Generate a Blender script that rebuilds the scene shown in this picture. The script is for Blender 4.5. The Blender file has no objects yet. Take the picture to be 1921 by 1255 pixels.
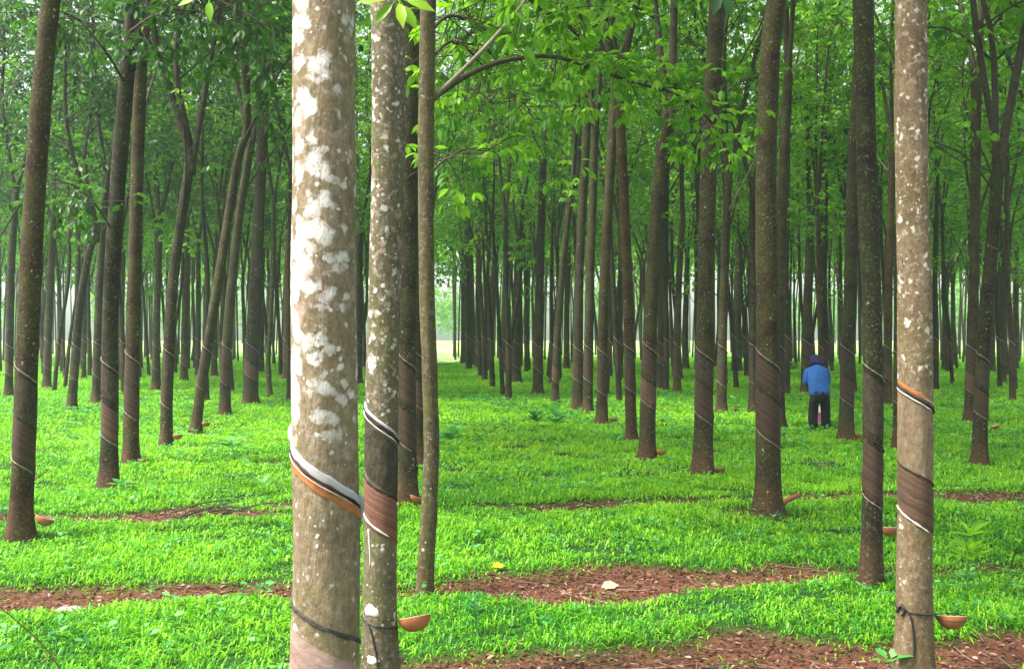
import bpy, bmesh, math, random
import numpy as np
from math import radians as R
from mathutils import Vector, Matrix

rng = np.random.default_rng(11)
random.seed(11)
scene = bpy.context.scene
COL = scene.collection

# ------------------------------------------------------------------ camera, world, sun
F, H, HZ, CX = 2000.0, 1.9, 627.5, 960.5        # photo pixels: focal, eye height (m), horizon row, centre column
cam_d = bpy.data.cameras.new('camera')
cam = bpy.data.objects.new('camera', cam_d)
COL.objects.link(cam)
cam.location = (0, 0, H)
cam.rotation_euler = (R(90), 0, 0)
cam_d.sensor_width = 36
cam_d.lens = 36 * F / 1921
cam_d.clip_end = 2000
scene.camera = cam

SUN_EL, SUN_AZ = 58, 248                          # azimuth: clockwise from +Y (behind the camera, to the left)
world = bpy.data.worlds.new('World')
scene.world = world
world.use_nodes = True
wn = world.node_tree
for n in list(wn.nodes):
    wn.nodes.remove(n)
sky = wn.nodes.new('ShaderNodeTexSky')
sky.sky_type = 'NISHITA'
sky.sun_disc = False
sky.sun_elevation = R(SUN_EL)
sky.sun_rotation = R(SUN_AZ)
sky.air_density = 1.0
sky.dust_density = 4.0
sky.ozone_density = 0.6
bg = wn.nodes.new('ShaderNodeBackground')
bg.inputs['Strength'].default_value = 0.15
wo = wn.nodes.new('ShaderNodeOutputWorld')
bw = wn.nodes.new('ShaderNodeRGBToBW')
wn.links.new(sky.outputs[0], bw.inputs[0])
veil = wn.nodes.new('ShaderNodeMix'); veil.data_type = 'RGBA'      # thin white overcast over the blue
veil.inputs[0].default_value = .7
wn.links.new(sky.outputs[0], veil.inputs[6]); wn.links.new(bw.outputs[0], veil.inputs[7])
wn.links.new(veil.outputs[2], bg.inputs[0])
wn.links.new(bg.outputs[0], wo.inputs[0])

sun_d = bpy.data.lights.new('sun', 'SUN')
sun_d.energy = 2.6
sun_d.angle = R(12)
sun_d.color = (1.0, 0.95, 0.86)
sun = bpy.data.objects.new('sun', sun_d)
COL.objects.link(sun)
sdir = Vector((math.sin(R(SUN_AZ)) * math.cos(R(SUN_EL)), math.cos(R(SUN_AZ)) * math.cos(R(SUN_EL)), math.sin(R(SUN_EL))))
sun.rotation_euler = sdir.to_track_quat('Z', 'Y').to_euler()

scene.view_settings.view_transform = 'Standard'
scene.view_settings.look = 'None'
scene.view_settings.gamma = 1
scene.view_settings.exposure = 1.87
scene.cycles.use_denoising = True
scene.cycles.max_bounces = 8
scene.cycles.diffuse_bounces = 4
scene.cycles.transmission_bounces = 5
scene.cycles.transparent_max_bounces = 6
scene.cycles.volume_bounces = 1
scene.cycles.sample_clamp_indirect = 8

# ------------------------------------------------------------------ helpers
def link(o, parent=None):
    COL.objects.link(o)
    if parent is not None:
        o.parent = parent
    return o

def tag(o, label, cat, group=None):
    o['label'] = label
    o['category'] = cat
    if group:
        o['group'] = group
    return o

def thing(name, label, cat, loc, rz=0.0, group=None):
    o = bpy.data.objects.new(name, None)
    o.empty_display_size = 0.1
    o.location = loc
    o.rotation_euler = (0, 0, rz)
    COL.objects.link(o)
    return tag(o, label, cat, group)

def npmesh(name, verts, faces_list, mats, smooth=True, attrs=None, mat_idx=None):
    """verts (N,3); faces_list = list of int arrays (M,k)."""
    me = bpy.data.meshes.new(name)
    verts = np.asarray(verts, dtype=np.float32)
    me.vertices.add(len(verts))
    me.vertices.foreach_set('co', verts.ravel())
    loops = np.concatenate([np.asarray(f, dtype=np.int32).ravel() for f in faces_list])
    tot = np.concatenate([np.full(len(f), f.shape[1], dtype=np.int32) for f in faces_list])
    start = np.concatenate([[0], np.cumsum(tot)[:-1]]).astype(np.int32)
    me.loops.add(len(loops))
    me.loops.foreach_set('vertex_index', loops)
    me.polygons.add(len(tot))
    me.polygons.foreach_set('loop_start', start)
    me.polygons.foreach_set('loop_total', tot)
    if mat_idx is not None:
        me.polygons.foreach_set('material_index', np.asarray(mat_idx, dtype=np.int32))
    me.polygons.foreach_set('use_smooth', np.full(len(tot), smooth, dtype=bool))
    if attrs:
        for k, v in attrs.items():
            a = me.attributes.new(k, 'FLOAT', 'POINT')
            a.data.foreach_set('value', np.asarray(v, dtype=np.float32))
    me.update(calc_edges=True)
    for m in mats:
        me.materials.append(m)
    return me

def obj(name, me, parent=None, loc=None):
    o = bpy.data.objects.new(name, me)
    if loc is not None:
        o.location = loc
    return link(o, parent)

class Acc:
    """collects geometry into one mesh"""
    def __init__(s):
        s.v, s.f3, s.f4, s.n, s.t = [], [], [], 0, []
        s.m3, s.m4 = [], []
    def add(s, v, f3=None, f4=None, t=0.5, m=0):
        v = np.asarray(v, float)
        s.v.append(v)
        s.t.append(np.full(len(v), t) if np.isscalar(t) else np.asarray(t, float))
        if f3 is not None and len(f3):
            s.f3.append(np.asarray(f3) + s.n); s.m3.append(np.full(len(f3), m))
        if f4 is not None and len(f4):
            s.f4.append(np.asarray(f4) + s.n); s.m4.append(np.full(len(f4), m))
        s.n += len(v)
    def mesh(s, name, mats, smooth=True):
        fl, mi = [], []
        if s.f3:
            fl.append(np.concatenate(s.f3)); mi.append(np.concatenate(s.m3))
        if s.f4:
            fl.append(np.concatenate(s.f4)); mi.append(np.concatenate(s.m4))
        return npmesh(name, np.concatenate(s.v), fl, mats, smooth, {'tint': np.concatenate(s.t)}, np.concatenate(mi))

def grid_faces(nu, nv, closed=True):
    """rings nv, each nu verts; quads"""
    i = np.arange(nv - 1)[:, None]
    j = np.arange(nu if closed else nu - 1)[None, :]
    a = i * nu + j
    b = i * nu + (j + 1) % nu
    return np.stack([a, b, b + nu, a + nu], -1).reshape(-1, 4)

def tube(acc, pts, radii, sides=8, t=0.5, m=0, cap=True):
    pts = np.asarray(pts, float)
    n = len(pts)
    radii = np.full(n, radii) if np.isscalar(radii) else np.asarray(radii, float)
    tan = np.gradient(pts, axis=0)
    tan /= np.linalg.norm(tan, axis=1, keepdims=True) + 1e-9
    ref = np.array([0, 0, 1.0]) if abs(tan[:, 2]).mean() < 0.8 else np.array([1.0, 0, 0])
    u = np.cross(tan, ref); u /= np.linalg.norm(u, axis=1, keepdims=True) + 1e-9
    w = np.cross(tan, u)
    a = np.linspace(0, 2 * np.pi, sides, endpoint=False)
    ring = (np.cos(a)[None, :, None] * u[:, None, :] + np.sin(a)[None, :, None] * w[:, None, :]) * radii[:, None, None] + pts[:, None, :]
    v = ring.reshape(-1, 3)
    f4 = grid_faces(sides, n)
    f3 = None
    if cap:
        v = np.vstack([v, pts[0], pts[-1]])
        j = np.arange(sides); k = (j + 1) % sides
        f3 = np.vstack([np.stack([k, j, np.full(sides, n * sides)], -1),
                        np.stack([(n - 1) * sides + j, (n - 1) * sides + k, np.full(sides, n * sides + 1)], -1)])
    acc.add(v, f3, f4, t, m)

def smooth_path(P, n):
    """Catmull-Rom through points"""
    P = np.asarray(P, float)
    if len(P) < 3:
        s = np.linspace(0, 1, n)[:, None]
        return P[0] * (1 - s) + P[-1] * s
    Q = np.vstack([2 * P[0] - P[1], P, 2 * P[-1] - P[-2]])
    out = []
    ts = np.linspace(0, len(P) - 1 - 1e-6, n)
    for t in ts:
        i = int(t); f = t - i
        p0, p1, p2, p3 = Q[i:i + 4]
        out.append(0.5 * (2 * p1 + (p2 - p0) * f + (2 * p0 - 5 * p1 + 4 * p2 - p3) * f * f + (3 * p1 - p0 - 3 * p2 + p3) * f ** 3))
    return np.array(out)

def leaves(acc, base, d, nrm, L, W, t, m=0, simple=False):
    """leaflets: base (N,3), direction d, normal-ish nrm, length, width, tint"""
    N = len(base)
    if N == 0:
        return
    d = d / (np.linalg.norm(d, axis=1, keepdims=True) + 1e-9)
    s = np.cross(d, nrm); s /= np.linalg.norm(s, axis=1, keepdims=True) + 1e-9
    n2 = np.cross(s, d)
    L = np.broadcast_to(L, (N,))[:, None]; W = np.broadcast_to(W, (N,))[:, None]
    if simple:
        v = np.stack([base, base + d * L * .5 + s * W * .5 + n2 * W * .12, base + d * L - n2 * L * .08, base + d * L * .5 - s * W * .5 + n2 * W * .12], 1)
        i = np.arange(N)[:, None] * 4
        acc.add(v.reshape(-1, 3), np.vstack([i + [0, 1, 2], i + [0, 2, 3]]), None, np.repeat(t, 4), m)
        return
    mid = base + d * L * .52
    v = np.stack([base,
                  base + d * L * .28 + s * W * .40 + n2 * W * .16, base + d * L * .28 - s * W * .40 + n2 * W * .16,
                  base + d * L * .62 + s * W * .46 + n2 * W * .10 - n2 * L * .03, base + d * L * .62 - s * W * .46 + n2 * W * .10 - n2 * L * .03,
                  base + d * L - n2 * L * .13,
                  base + d * L * .28, base + d * L * .62 - n2 * L * .03], 1)
    i = np.arange(N)[:, None] * 8
    f3 = np.vstack([i + [0, 1, 6], i + [0, 6, 2], i + [3, 5, 7], i + [7, 5, 4]])
    f4 = np.vstack([i + [6, 1, 3, 7], i + [2, 6, 7, 4]])
    acc.add(v.reshape(-1, 3), f3, f4, np.repeat(t, 8), m)

def unit(v):
    return v / (np.linalg.norm(v, axis=-1, keepdims=True) + 1e-9)

def sprays(acc, centers, outward, rg, n_leaf=5, L=.15, tint=(.2, .8), spread=.12, droop=.35, simple=False, m=0):
    """trifoliate leaf sprays round each centre"""
    C = np.repeat(centers, n_leaf, 0); O = np.repeat(outward, n_leaf, 0)
    N = len(C)
    if N == 0:
        return
    dirs = unit(O * .5 + rg.normal(0, 1, (N, 3)) * [.8, .8, .45])
    b = C + dirs * rg.uniform(.05, spread + .08, (N, 1))
    tt = np.clip(np.repeat(rg.uniform(tint[0], tint[1], len(centers)), n_leaf) + rg.normal(0, .10, N), 0, 1)
    for k in (-1, 0, 1):
        a = k * rg.uniform(.6, 1.0, N)
        ca, sa = np.cos(a), np.sin(a)
        d2 = np.stack([dirs[:, 0] * ca - dirs[:, 1] * sa, dirs[:, 0] * sa + dirs[:, 1] * ca, dirs[:, 2] - droop - rg.uniform(0, .35, N)], 1)
        nr = unit(np.array([0, 0, 1.0]) + rg.normal(0, .35, (N, 3)))
        l = L * rg.uniform(.75, 1.15, N)
        leaves(acc, b, d2, nr, l, l * rg.uniform(.36, .46, N), tt, m, simple)

def gp(px, py):
    D = F * H / (py - HZ)
    return ((px - CX) / F * D, D)
def at(px, py, D):
    return np.array([(px - CX) / F * D, D, H + (HZ - py) / F * D])
def vnoise(x, y, s=0):
    x = np.asarray(x, float); y = np.asarray(y, float)
    return (np.sin(x * 1.7 + y * .6 + s) + np.sin(-x * .9 + y * 2.1 + 1.3 * s + 1) + np.sin(x * 3.1 + y * 2.7 + 2.1 * s + 2) * .6
            + np.sin(x * 5.3 - y * 4.1 + .7 * s) * .4 + np.sin(x * 9.1 + y * 7.7 + s * 3) * .25) / 3.25
def smooth(a, b, x):
    t = np.clip((x - a) / (b - a), 0, 1)
    return t * t * (3 - 2 * t)

# bare leaf-strewn strips that cross the grass, and ground height
def soil_mask(x, y):
    x = np.asarray(x, float); y = np.asarray(y, float)
    wob = vnoise(x * .55, y * .2, 3) * .22 + vnoise(x * 2.3, y * 2.3, 5) * .16
    m = np.zeros_like(x + y)
    def band(yc, w, k=1.0):
        return k * smooth(0.0, .3, w - np.abs(y - yc - wob))
    m = np.maximum(m, band(6.13 + .10 * x + 0 * y, .40 + .18 * vnoise(x * .8, x * 0, 1) + .14 * smooth(.2, 1.2, x)) * smooth(-1.0, -.4, x))
    wB = .34 + .42 * np.exp(-((x - .75) / .9) ** 2) + .16 * vnoise(x * 1.1, x * 0, 2) + .16 * smooth(-.8, -1.8, x) + .14 * np.exp(-((x + .3) / .45) ** 2) - .08 * smooth(1.8, 2.6, x)
    m = np.maximum(m, band(8.14 + .13 * x, wB - .06))
    wC = .26 + .52 * vnoise(x * .8, x * 0, 7) + .30 * np.exp(-((x + 2.9) / 1.0) ** 2) + .2 * smooth(4, 5, x) + .15 * np.exp(-((x - .2) / .6) ** 2)
    m = np.maximum(m, band(11.75 + .12 * x, wC, .95))
    wD = .12 + .28 * vnoise(x * .9, x * 0, 9)
    m = np.maximum(m, band(15.2 + .12 * x, wD, .8))
    m = np.maximum(m, band(18.6 + .12 * x, wD - .05, .7))
    pat = smooth(.55, .8, vnoise(x * .9, y * .8, 12)) * .55
    return np.clip(np.maximum(m, pat * smooth(9, 12, y)), 0, 1)
def gh(x, y):
    h = .05 * vnoise(np.asarray(x) * .35, np.asarray(y) * .35, 4) + .02 * vnoise(np.asarray(x) * 1.4, np.asarray(y) * 1.4, 6)
    return h - .05 * soil_mask(x, y)

# ------------------------------------------------------------------ materials
def new_mat(name):
    m = bpy.data.materials.new(name); m.use_nodes = True
    nt = m.node_tree
    for n in list(nt.nodes):
        nt.nodes.remove(n)
    out = nt.nodes.new('ShaderNodeOutputMaterial')
    return m, nt, out
class NT:
    def __init__(s, nt): s.nt = nt
    def n(s, typ, ins=None, **kw):
        nd = s.nt.nodes.new(typ)
        for k, v in kw.items():
            setattr(nd, k, v)
        for k, v in (ins or {}).items():
            if hasattr(v, 'is_output'):
                s.nt.links.new(v, nd.inputs[k])
            else:
                nd.inputs[k].default_value = v
        return nd
    def ramp(s, fac, stops, interp='LINEAR'):
        nd = s.nt.nodes.new('ShaderNodeValToRGB')
        s.nt.links.new(fac, nd.inputs[0])
        cr = nd.color_ramp; cr.interpolation = interp
        while len(cr.elements) < len(stops):
            cr.elements.new(0.5)
        for e, (p, c) in zip(cr.elements, stops):
            e.position = p
            e.color = (c, c, c, 1) if np.isscalar(c) else (*c, 1)
        return nd.outputs[0]
    def mix(s, fac, a, b, mode='MIX'):
        nd = s.nt.nodes.new('ShaderNodeMix'); nd.data_type = 'RGBA'; nd.blend_type = mode
        for k, v in ((0, fac), (6, a), (7, b)):
            if hasattr(v, 'is_output'):
                s.nt.links.new(v, nd.inputs[k])
            elif k == 0:
                nd.inputs[0].default_value = v
            else:
                nd.inputs[k].default_value = (*v, 1)
        return nd.outputs[2]
    def math(s, op, a, b=0.0, c=None):
        nd = s.nt.nodes.new('ShaderNodeMath'); nd.operation = op
        for k, v in enumerate((a, b) if c is None else (a, b, c)):
            if hasattr(v, 'is_output'):
                s.nt.links.new(v, nd.inputs[k])
            else:
                nd.inputs[k].default_value = v
        return nd.outputs[0]

def leaf_mat(name, dark, mid, light, trans, tfac=.45, rough=.45):
    m, nt, out = new_mat(name); q = NT(nt)
    a = q.n('ShaderNodeAttribute', attribute_name='tint').outputs['Fac']
    col = q.ramp(a, [(0, dark), (.5, mid), (1, light)])
    p = q.n('ShaderNodeBsdfPrincipled', {'Base Color': col, 'Roughness': rough})
    p.inputs['Specular IOR Level'].default_value = .4
    tc = q.mix(.5, col, trans)
    tr = q.n('ShaderNodeBsdfTranslucent', {'Color': tc})
    mx = q.n('ShaderNodeMixShader', {0: tfac, 1: p.outputs[0], 2: tr.outputs[0]})
    nt.links.new(mx.outputs[0], out.inputs[0])
    return m

def bark_mat(name, dark, light, moss, moss_amt, spot_scale, spot_amt, spot_col, stain=.8, blotch=0.0, blotch_scale=9.0, side=0.0, tone_scale=6.0):
    m, nt, out = new_mat(name); q = NT(nt)
    tc = q.n('ShaderNodeTexCoord').outputs['Object']
    rnd = q.n('ShaderNodeObjectInfo').outputs['Random']
    off = q.n('ShaderNodeCombineXYZ', {0: q.math('MULTIPLY', rnd, 37.0), 1: q.math('MULTIPLY', rnd, 91.0), 2: q.math('MULTIPLY', rnd, 53.0)}).outputs[0]
    co = q.n('ShaderNodeVectorMath', {0: tc, 1: off}, operation='ADD').outputs[0]
    st = q.n('ShaderNodeMapping', {'Vector': co, 'Scale': (1, 1, .35)}).outputs[0]
    n1 = q.n('ShaderNodeTexNoise', {'Vector': co, 'Scale': tone_scale, 'Detail': 6.0, 'Roughness': .65}).outputs[0]
    n2 = q.n('ShaderNodeTexNoise', {'Vector': st, 'Scale': 45.0, 'Detail': 5.0, 'Roughness': .7}).outputs[0]
    base = q.mix(q.ramp(n1, [(.32, 0.0), (.68, 1.0)]), dark, light)
    base = q.mix(q.ramp(n2, [(.35, .0), (.7, .75)]), base, tuple(c * .45 for c in dark))
    nm = q.n('ShaderNodeTexNoise', {'Vector': co, 'Scale': 3.2, 'Detail': 5.0, 'Roughness': .6}).outputs[0]
    base = q.mix(q.math('MULTIPLY', q.ramp(nm, [(.42, 0.0), (.62, 1.0)]), moss_amt), base, moss)
    tonev = q.math('FRACT', q.math('MULTIPLY', rnd, 7.31))
    if blotch <= 0 and 'renewed' not in name:
        base = q.mix(1.0, base, q.ramp(tonev, [(0.0, (.72, .78, .78)), (.5, (1, 1, 1)), (.8, (1.25, 1.15, .95)), (1.0, (1.55, 1.05, .85))]), 'MULTIPLY')
    # soil splashed up the foot
    sx = q.n('ShaderNodeSeparateXYZ', {0: tc})
    nz = q.math('MULTIPLY_ADD', n1, -.35, sx.outputs[2])
    fs = q.math('MULTIPLY', q.ramp(nz, [(0.0, 1.0), (.28, 0.0)]), stain)
    base = q.mix(fs, base, (.085, .038, .018))
    # lichen: big blotches then small spots
    geo = q.n('ShaderNodeNewGeometry').outputs['Normal']
    gx = q.n('ShaderNodeSeparateXYZ', {0: geo}).outputs[0]
    sidef = q.math('MULTIPLY', q.math('MULTIPLY', gx, -1.0), side)
    if blotch > 0:
        wz = q.n('ShaderNodeTexNoise', {'Vector': co, 'Scale': 22.0, 'Detail': 3.0}).outputs[1]
        wv = q.n('ShaderNodeVectorMath', {0: co, 1: q.n('ShaderNodeVectorMath', {0: wz, 'Scale': .05}, operation='SCALE').outputs[0]}, operation='ADD').outputs[0]
        b1 = q.n('ShaderNodeTexNoise', {'Vector': wv, 'Scale': blotch_scale, 'Detail': 4.0, 'Roughness': .55}).outputs[0]
        vb = q.n('ShaderNodeTexVoronoi', {'Vector': wv, 'Scale': blotch_scale * 1.5}).outputs['Distance']
        zf = q.ramp(q.math('MULTIPLY', sx.outputs[2], .2), [(.285, 0.0), (.33, 1.0)])
        v = q.math('ADD', q.math('ADD', b1, sidef), q.math('MULTIPLY', q.math('SUBTRACT', .35, vb), .45))
        bf = q.math('MULTIPLY', q.ramp(v, [(.59 - blotch, 0.0), (.65 - blotch, .6), (.75 - blotch, 1.0)]), zf)
        tone = q.mix(q.n('ShaderNodeTexNoise', {'Vector': co, 'Scale': 24.0, 'Detail': 5.0, 'Roughness': .7}).outputs[0], (.36, .30, .25), (.88, .85, .80))
        base = q.mix(q.math('MULTIPLY', bf, .92), base, tone)
        pk = q.n('ShaderNodeTexNoise', {'Vector': wv, 'Scale': blotch_scale * 1.7, 'Detail': 3.0, 'W': 3.0}, noise_dimensions='4D').outputs[0]
        base = q.mix(q.math('MULTIPLY', q.ramp(pk, [(.58, 0.0), (.64, .6)]), zf), base, (.36, .25, .20))
    clus = q.ramp(q.n('ShaderNodeTexNoise', {'Vector': co, 'Scale': 4.5, 'Detail': 3.0}).outputs[0], [(.38, .25), (.62, 1.25)])
    mott = q.n('ShaderNodeTexNoise', {'Vector': co, 'Scale': 38.0, 'Detail': 5.0, 'Roughness': .75}).outputs[0]
    base = q.mix(q.ramp(mott, [(.54, 0.0), (.66, .42)]), base, tuple(c * .62 for c in spot_col))
    base = q.mix(q.ramp(mott, [(.34, .5), (.44, 0.0)]), base, tuple(c * .4 for c in dark))
    for k, sc in enumerate((spot_scale, spot_scale * 2.3)):
        w2 = q.n('ShaderNodeTexNoise', {'Vector': co, 'Scale': sc * 1.3, 'Detail': 4.0}).outputs[1]
        sv = q.n('ShaderNodeVectorMath', {0: co, 1: q.n('ShaderNodeVectorMath', {0: w2, 'Scale': .75 / sc}, operation='SCALE').outputs[0]}, operation='ADD').outputs[0]
        vo = q.n('ShaderNodeTexVoronoi', {'Vector': sv, 'Scale': sc})
        pick = q.n('ShaderNodeSeparateColor', {0: vo.outputs['Color']}).outputs[0]
        rad = q.math('MULTIPLY', q.ramp(pick, [(1 - spot_amt, 0.0), (1.0, 1.0)]), q.math('MULTIPLY', clus, .42))
        sf = q.ramp(q.math('SUBTRACT', rad, vo.outputs['Distance']), [(.0, 0.0), (.13, 1.0)])
        tt = q.mix(q.n('ShaderNodeSeparateColor', {0: vo.outputs['Color']}).outputs[1], spot_col, tuple(c * .55 for c in spot_col))
        base = q.mix(q.math('MULTIPLY', sf, .85), base, tt)
    bh = q.math('ADD', q.math('MULTIPLY', n2, .7), q.math('MULTIPLY', n1, .6))
    bp = q.n('ShaderNodeBump', {'Height': bh, 'Strength': .8, 'Distance': .016})
    p = q.n('ShaderNodeBsdfPrincipled', {'Base Color': base, 'Roughness': .88, 'Normal': bp.outputs[0]})
    p.inputs['Specular IOR Level'].default_value = .25
    nt.links.new(p.outputs[0], out.inputs[0])
    return m

def simple_mat(name, a, b, scale=20.0, rough=.8, bump=.3, stretch=(1, 1, 1), spec=.3, dist=.005):
    m, nt, out = new_mat(name); q = NT(nt)
    tc = q.n('ShaderNodeTexCoord').outputs['Object']
    mp = q.n('ShaderNodeMapping', {'Vector': tc, 'Scale': stretch}).outputs[0]
    n1 = q.n('ShaderNodeTexNoise', {'Vector': mp, 'Scale': scale, 'Detail': 5.0, 'Roughness': .65}).outputs[0]
    col = q.mix(q.ramp(n1, [(.3, 0.0), (.7, 1.0)]), a, b)
    bp = q.n('ShaderNodeBump', {'Height': n1, 'Strength': bump, 'Distance': dist})
    p = q.n('ShaderNodeBsdfPrincipled', {'Base Color': col, 'Roughness': rough, 'Normal': bp.outputs[0]})
    p.inputs['Specular IOR Level'].default_value = spec
    nt.links.new(p.outputs[0], out.inputs[0])
    return m

def panel_mat(name, a, b, c, streak=60.0):
    """tapped bark: streaks run along the band (tint attribute = 0..1 across its height)"""
    m, nt, out = new_mat(name); q = NT(nt)
    tc = q.n('ShaderNodeTexCoord').outputs['Object']
    t = q.n('ShaderNodeAttribute', attribute_name='tint').outputs['Fac']
    nz = q.n('ShaderNodeTexNoise', {'Vector': tc, 'Scale': 14.0, 'Detail': 5.0, 'Roughness': .7}).outputs[0]
    tv = q.n('ShaderNodeCombineXYZ', {0: q.math('MULTIPLY', q.math('MULTIPLY_ADD', nz, .12, t), streak), 1: q.math('MULTIPLY', nz, 2.0), 2: 0.0}).outputs[0]
    st = q.n('ShaderNodeTexNoise', {'Vector': tv, 'Scale': .35, 'Detail': 4.0, 'Roughness': .75}).outputs[0]
    col = q.mix(q.ramp(st, [(.36, 0.0), (.62, 1.0)]), a, b)
    col = q.mix(q.ramp(nz, [(.5, 0.0), (.72, .8)]), col, c)
    bp = q.n('ShaderNodeBump', {'Height': q.math('ADD', st, nz), 'Strength': .6, 'Distance': .008})
    p = q.n('ShaderNodeBsdfPrincipled', {'Base Color': col, 'Roughness': .8, 'Normal': bp.outputs[0]})
    nt.links.new(p.outputs[0], out.inputs[0])
    return m

M = {}
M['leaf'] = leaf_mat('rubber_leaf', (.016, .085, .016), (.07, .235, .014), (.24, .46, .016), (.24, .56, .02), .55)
M['leaf_dark'] = leaf_mat('rubber_leaf_shade', (.008, .04, .012), (.025, .10, .014), (.07, .19, .014), (.09, .27, .02), .4)  # shaded copy of rubber_leaf, darkness put into the colour, mostly for left crowns
M['leaf_young'] = leaf_mat('young_leaf', (.10, .30, .01), (.24, .48, .01), (.40, .62, .02), (.4, .7, .02), .5)
M['grass'] = leaf_mat('grass', (.012, .115, .012), (.095, .39, .012), (.31, .61, .018), (.20, .60, .014), .4, .5)
M['weed'] = leaf_mat('weed_leaf', (.016, .12, .03), (.06, .30, .05), (.17, .46, .12), (.12, .4, .05), .35, .5)
M['litter'] = leaf_mat('dead_leaf', (.05, .020, .011), (.16, .072, .042), (.44, .31, .23), (.25, .10, .05), .15, .8)
M['bark'] = bark_mat('bark', (.015, .0105, .005), (.046, .034, .016), (.036, .040, .012), .9, 26.0, .18, (.34, .31, .21), .5)
M['bark_far'] = bark_mat('bark_far', (.012, .0095, .0055), (.034, .028, .016), (.026, .031, .012), .9, 14.0, .10, (.20, .19, .14), .3)
M['bark_pale'] = bark_mat('bark_blotched', (.17, .118, .068), (.32, .245, .155), (.18, .165, .045), .28, 19.0, .46, (.66, .61, .55), .0, .16, 11.0, .10)
M['bark_grey'] = bark_mat('bark_spotted', (.085, .066, .040), (.19, .152, .096), (.105, .105, .028), .55, 15.0, .40, (.60, .56, .48), .3, .045, 14.0, .06)
M['bark_tan'] = bark_mat('bark_tan', (.135, .088, .048), (.26, .185, .105), (.14, .115, .038), .4, 19.0, .30, (.60, .55, .46), .35, .012, 16.0, .04)
M['bark_thin'] = bark_mat('bark_thin', (.052, .040, .020), (.115, .092, .046), (.082, .084, .022), .6, 22.0, .14, (.5, .48, .38), .3)
M['branch'] = simple_mat('branch_bark', (.028, .022, .014), (.07, .056, .036), 14, .85, .4)
M['branch_pale'] = simple_mat('branch_bark_pale', (.12, .10, .06), (.22, .19, .13), 14, .85, .4)
M['panel'] = panel_mat('tapped_bark', (.026, .013, .007), (.125, .060, .029), (.055, .036, .024))
M['panel_shade'] = panel_mat('tapped_bark_shade', (.011, .006, .003), (.070, .033, .014), (.030, .018, .008))  # shaded copy of tapped_bark, darkness of trunks further in put into the colour
M['panel_red'] = panel_mat('tapped_bark_red', (.06, .022, .012), (.20, .082, .045), (.10, .045, .026))
M['panel_tan'] = bark_mat('renewed_bark_tan', (.17, .115, .068), (.30, .215, .135), (.16, .13, .06), .25, 30.0, .10, (.42, .34, .24), .0, tone_scale=16.0)
M['panel_grey'] = bark_mat('renewed_bark_grey', (.030, .023, .015), (.085, .066, .043), (.045, .045, .02), .3, 30.0, .06, (.2, .17, .12), .0, tone_scale=14.0)
M['panel_pink'] = panel_mat('old_bark_pink', (.22, .135, .105), (.36, .25, .20), (.16, .09, .065), 6)
M['cut_orange'] = panel_mat('fresh_cut_bark', (.28, .095, .022), (.42, .165, .042), (.18, .06, .02), 10)
M['groove'] = simple_mat('cut_groove', (.010, .007, .006), (.03, .02, .015), 30, .7)
M['scar'] = simple_mat('old_scar', (.03, .026, .024), (.09, .075, .06), 60, .9, .8)
M['latex'] = simple_mat('latex', (.50, .47, .41), (.74, .71, .65), 40, .35, .2, spec=.5)
M['latex_thin'] = simple_mat('dried_latex', (.14, .105, .075), (.34, .28, .21), 60, .5, .2)
M['latex_grey'] = panel_mat('latex_film', (.16, .145, .13), (.46, .45, .44), (.30, .27, .24), 9)
M['wire'] = simple_mat('wire', (.012, .012, .014), (.03, .028, .03), 50, .5)
M['clay'] = simple_mat('clay', (.30, .09, .038), (.42, .15, .065), 16, .75, .2)
M['clay_dark'] = simple_mat('clay_dark', (.17, .06, .03), (.28, .11, .055), 16, .8, .2)
M['clay_rim'] = simple_mat('clay_rim', (.46, .29, .18), (.58, .40, .27), 25, .7, .2)
M['stone'] = simple_mat('stone', (.30, .25, .21), (.46, .40, .35), 9, .9, .6, dist=.02)

def ground_material():
    m, nt, out = new_mat('plantation_ground'); q = NT(nt)
    tc = q.n('ShaderNodeTexCoord').outputs['Object']
    s = q.n('ShaderNodeAttribute', attribute_name='soil').outputs['Fac']
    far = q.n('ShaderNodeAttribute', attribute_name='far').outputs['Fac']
    n1 = q.n('ShaderNodeTexNoise', {'Vector': tc, 'Scale': 9.0, 'Detail': 7.0, 'Roughness': .7}).outputs[0]
    n2 = q.n('ShaderNodeTexNoise', {'Vector': tc, 'Scale': 55.0, 'Detail': 4.0, 'Roughness': .7}).outputs[0]
    n3 = q.n('ShaderNodeTexNoise', {'Vector': tc, 'Scale': 1.3, 'Detail': 6.0, 'Roughness': .7}).outputs[0]
    soil = q.mix(q.ramp(n1, [(.3, 0.0), (.7, 1.0)]), (.060, .021, .010), (.145, .060, .032))
    soil = q.mix(q.ramp(n2, [(.5, 0.0), (.75, .6)]), soil, (.22, .11, .075))
    gr = q.mix(q.ramp(n1, [(.3, 0.0), (.7, 1.0)]), (.008, .032, .006), (.025, .085, .010))  # near colours darkened: shade in the gaps between blades is painted in
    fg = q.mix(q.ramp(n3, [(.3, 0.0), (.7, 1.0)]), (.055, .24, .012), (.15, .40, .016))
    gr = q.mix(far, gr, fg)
    col = q.mix(s, gr, soil)
    bp = q.n('ShaderNodeBump', {'Height': q.math('ADD', n1, q.math('MULTIPLY', n2, .4)), 'Strength': .7, 'Distance': .03})
    p = q.n('ShaderNodeBsdfPrincipled', {'Base Color': col, 'Roughness': .95, 'Normal': bp.outputs[0]})
    p.inputs['Specular IOR Level'].default_value = .15
    nt.links.new(p.outputs[0], out.inputs[0])
    return m

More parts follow.
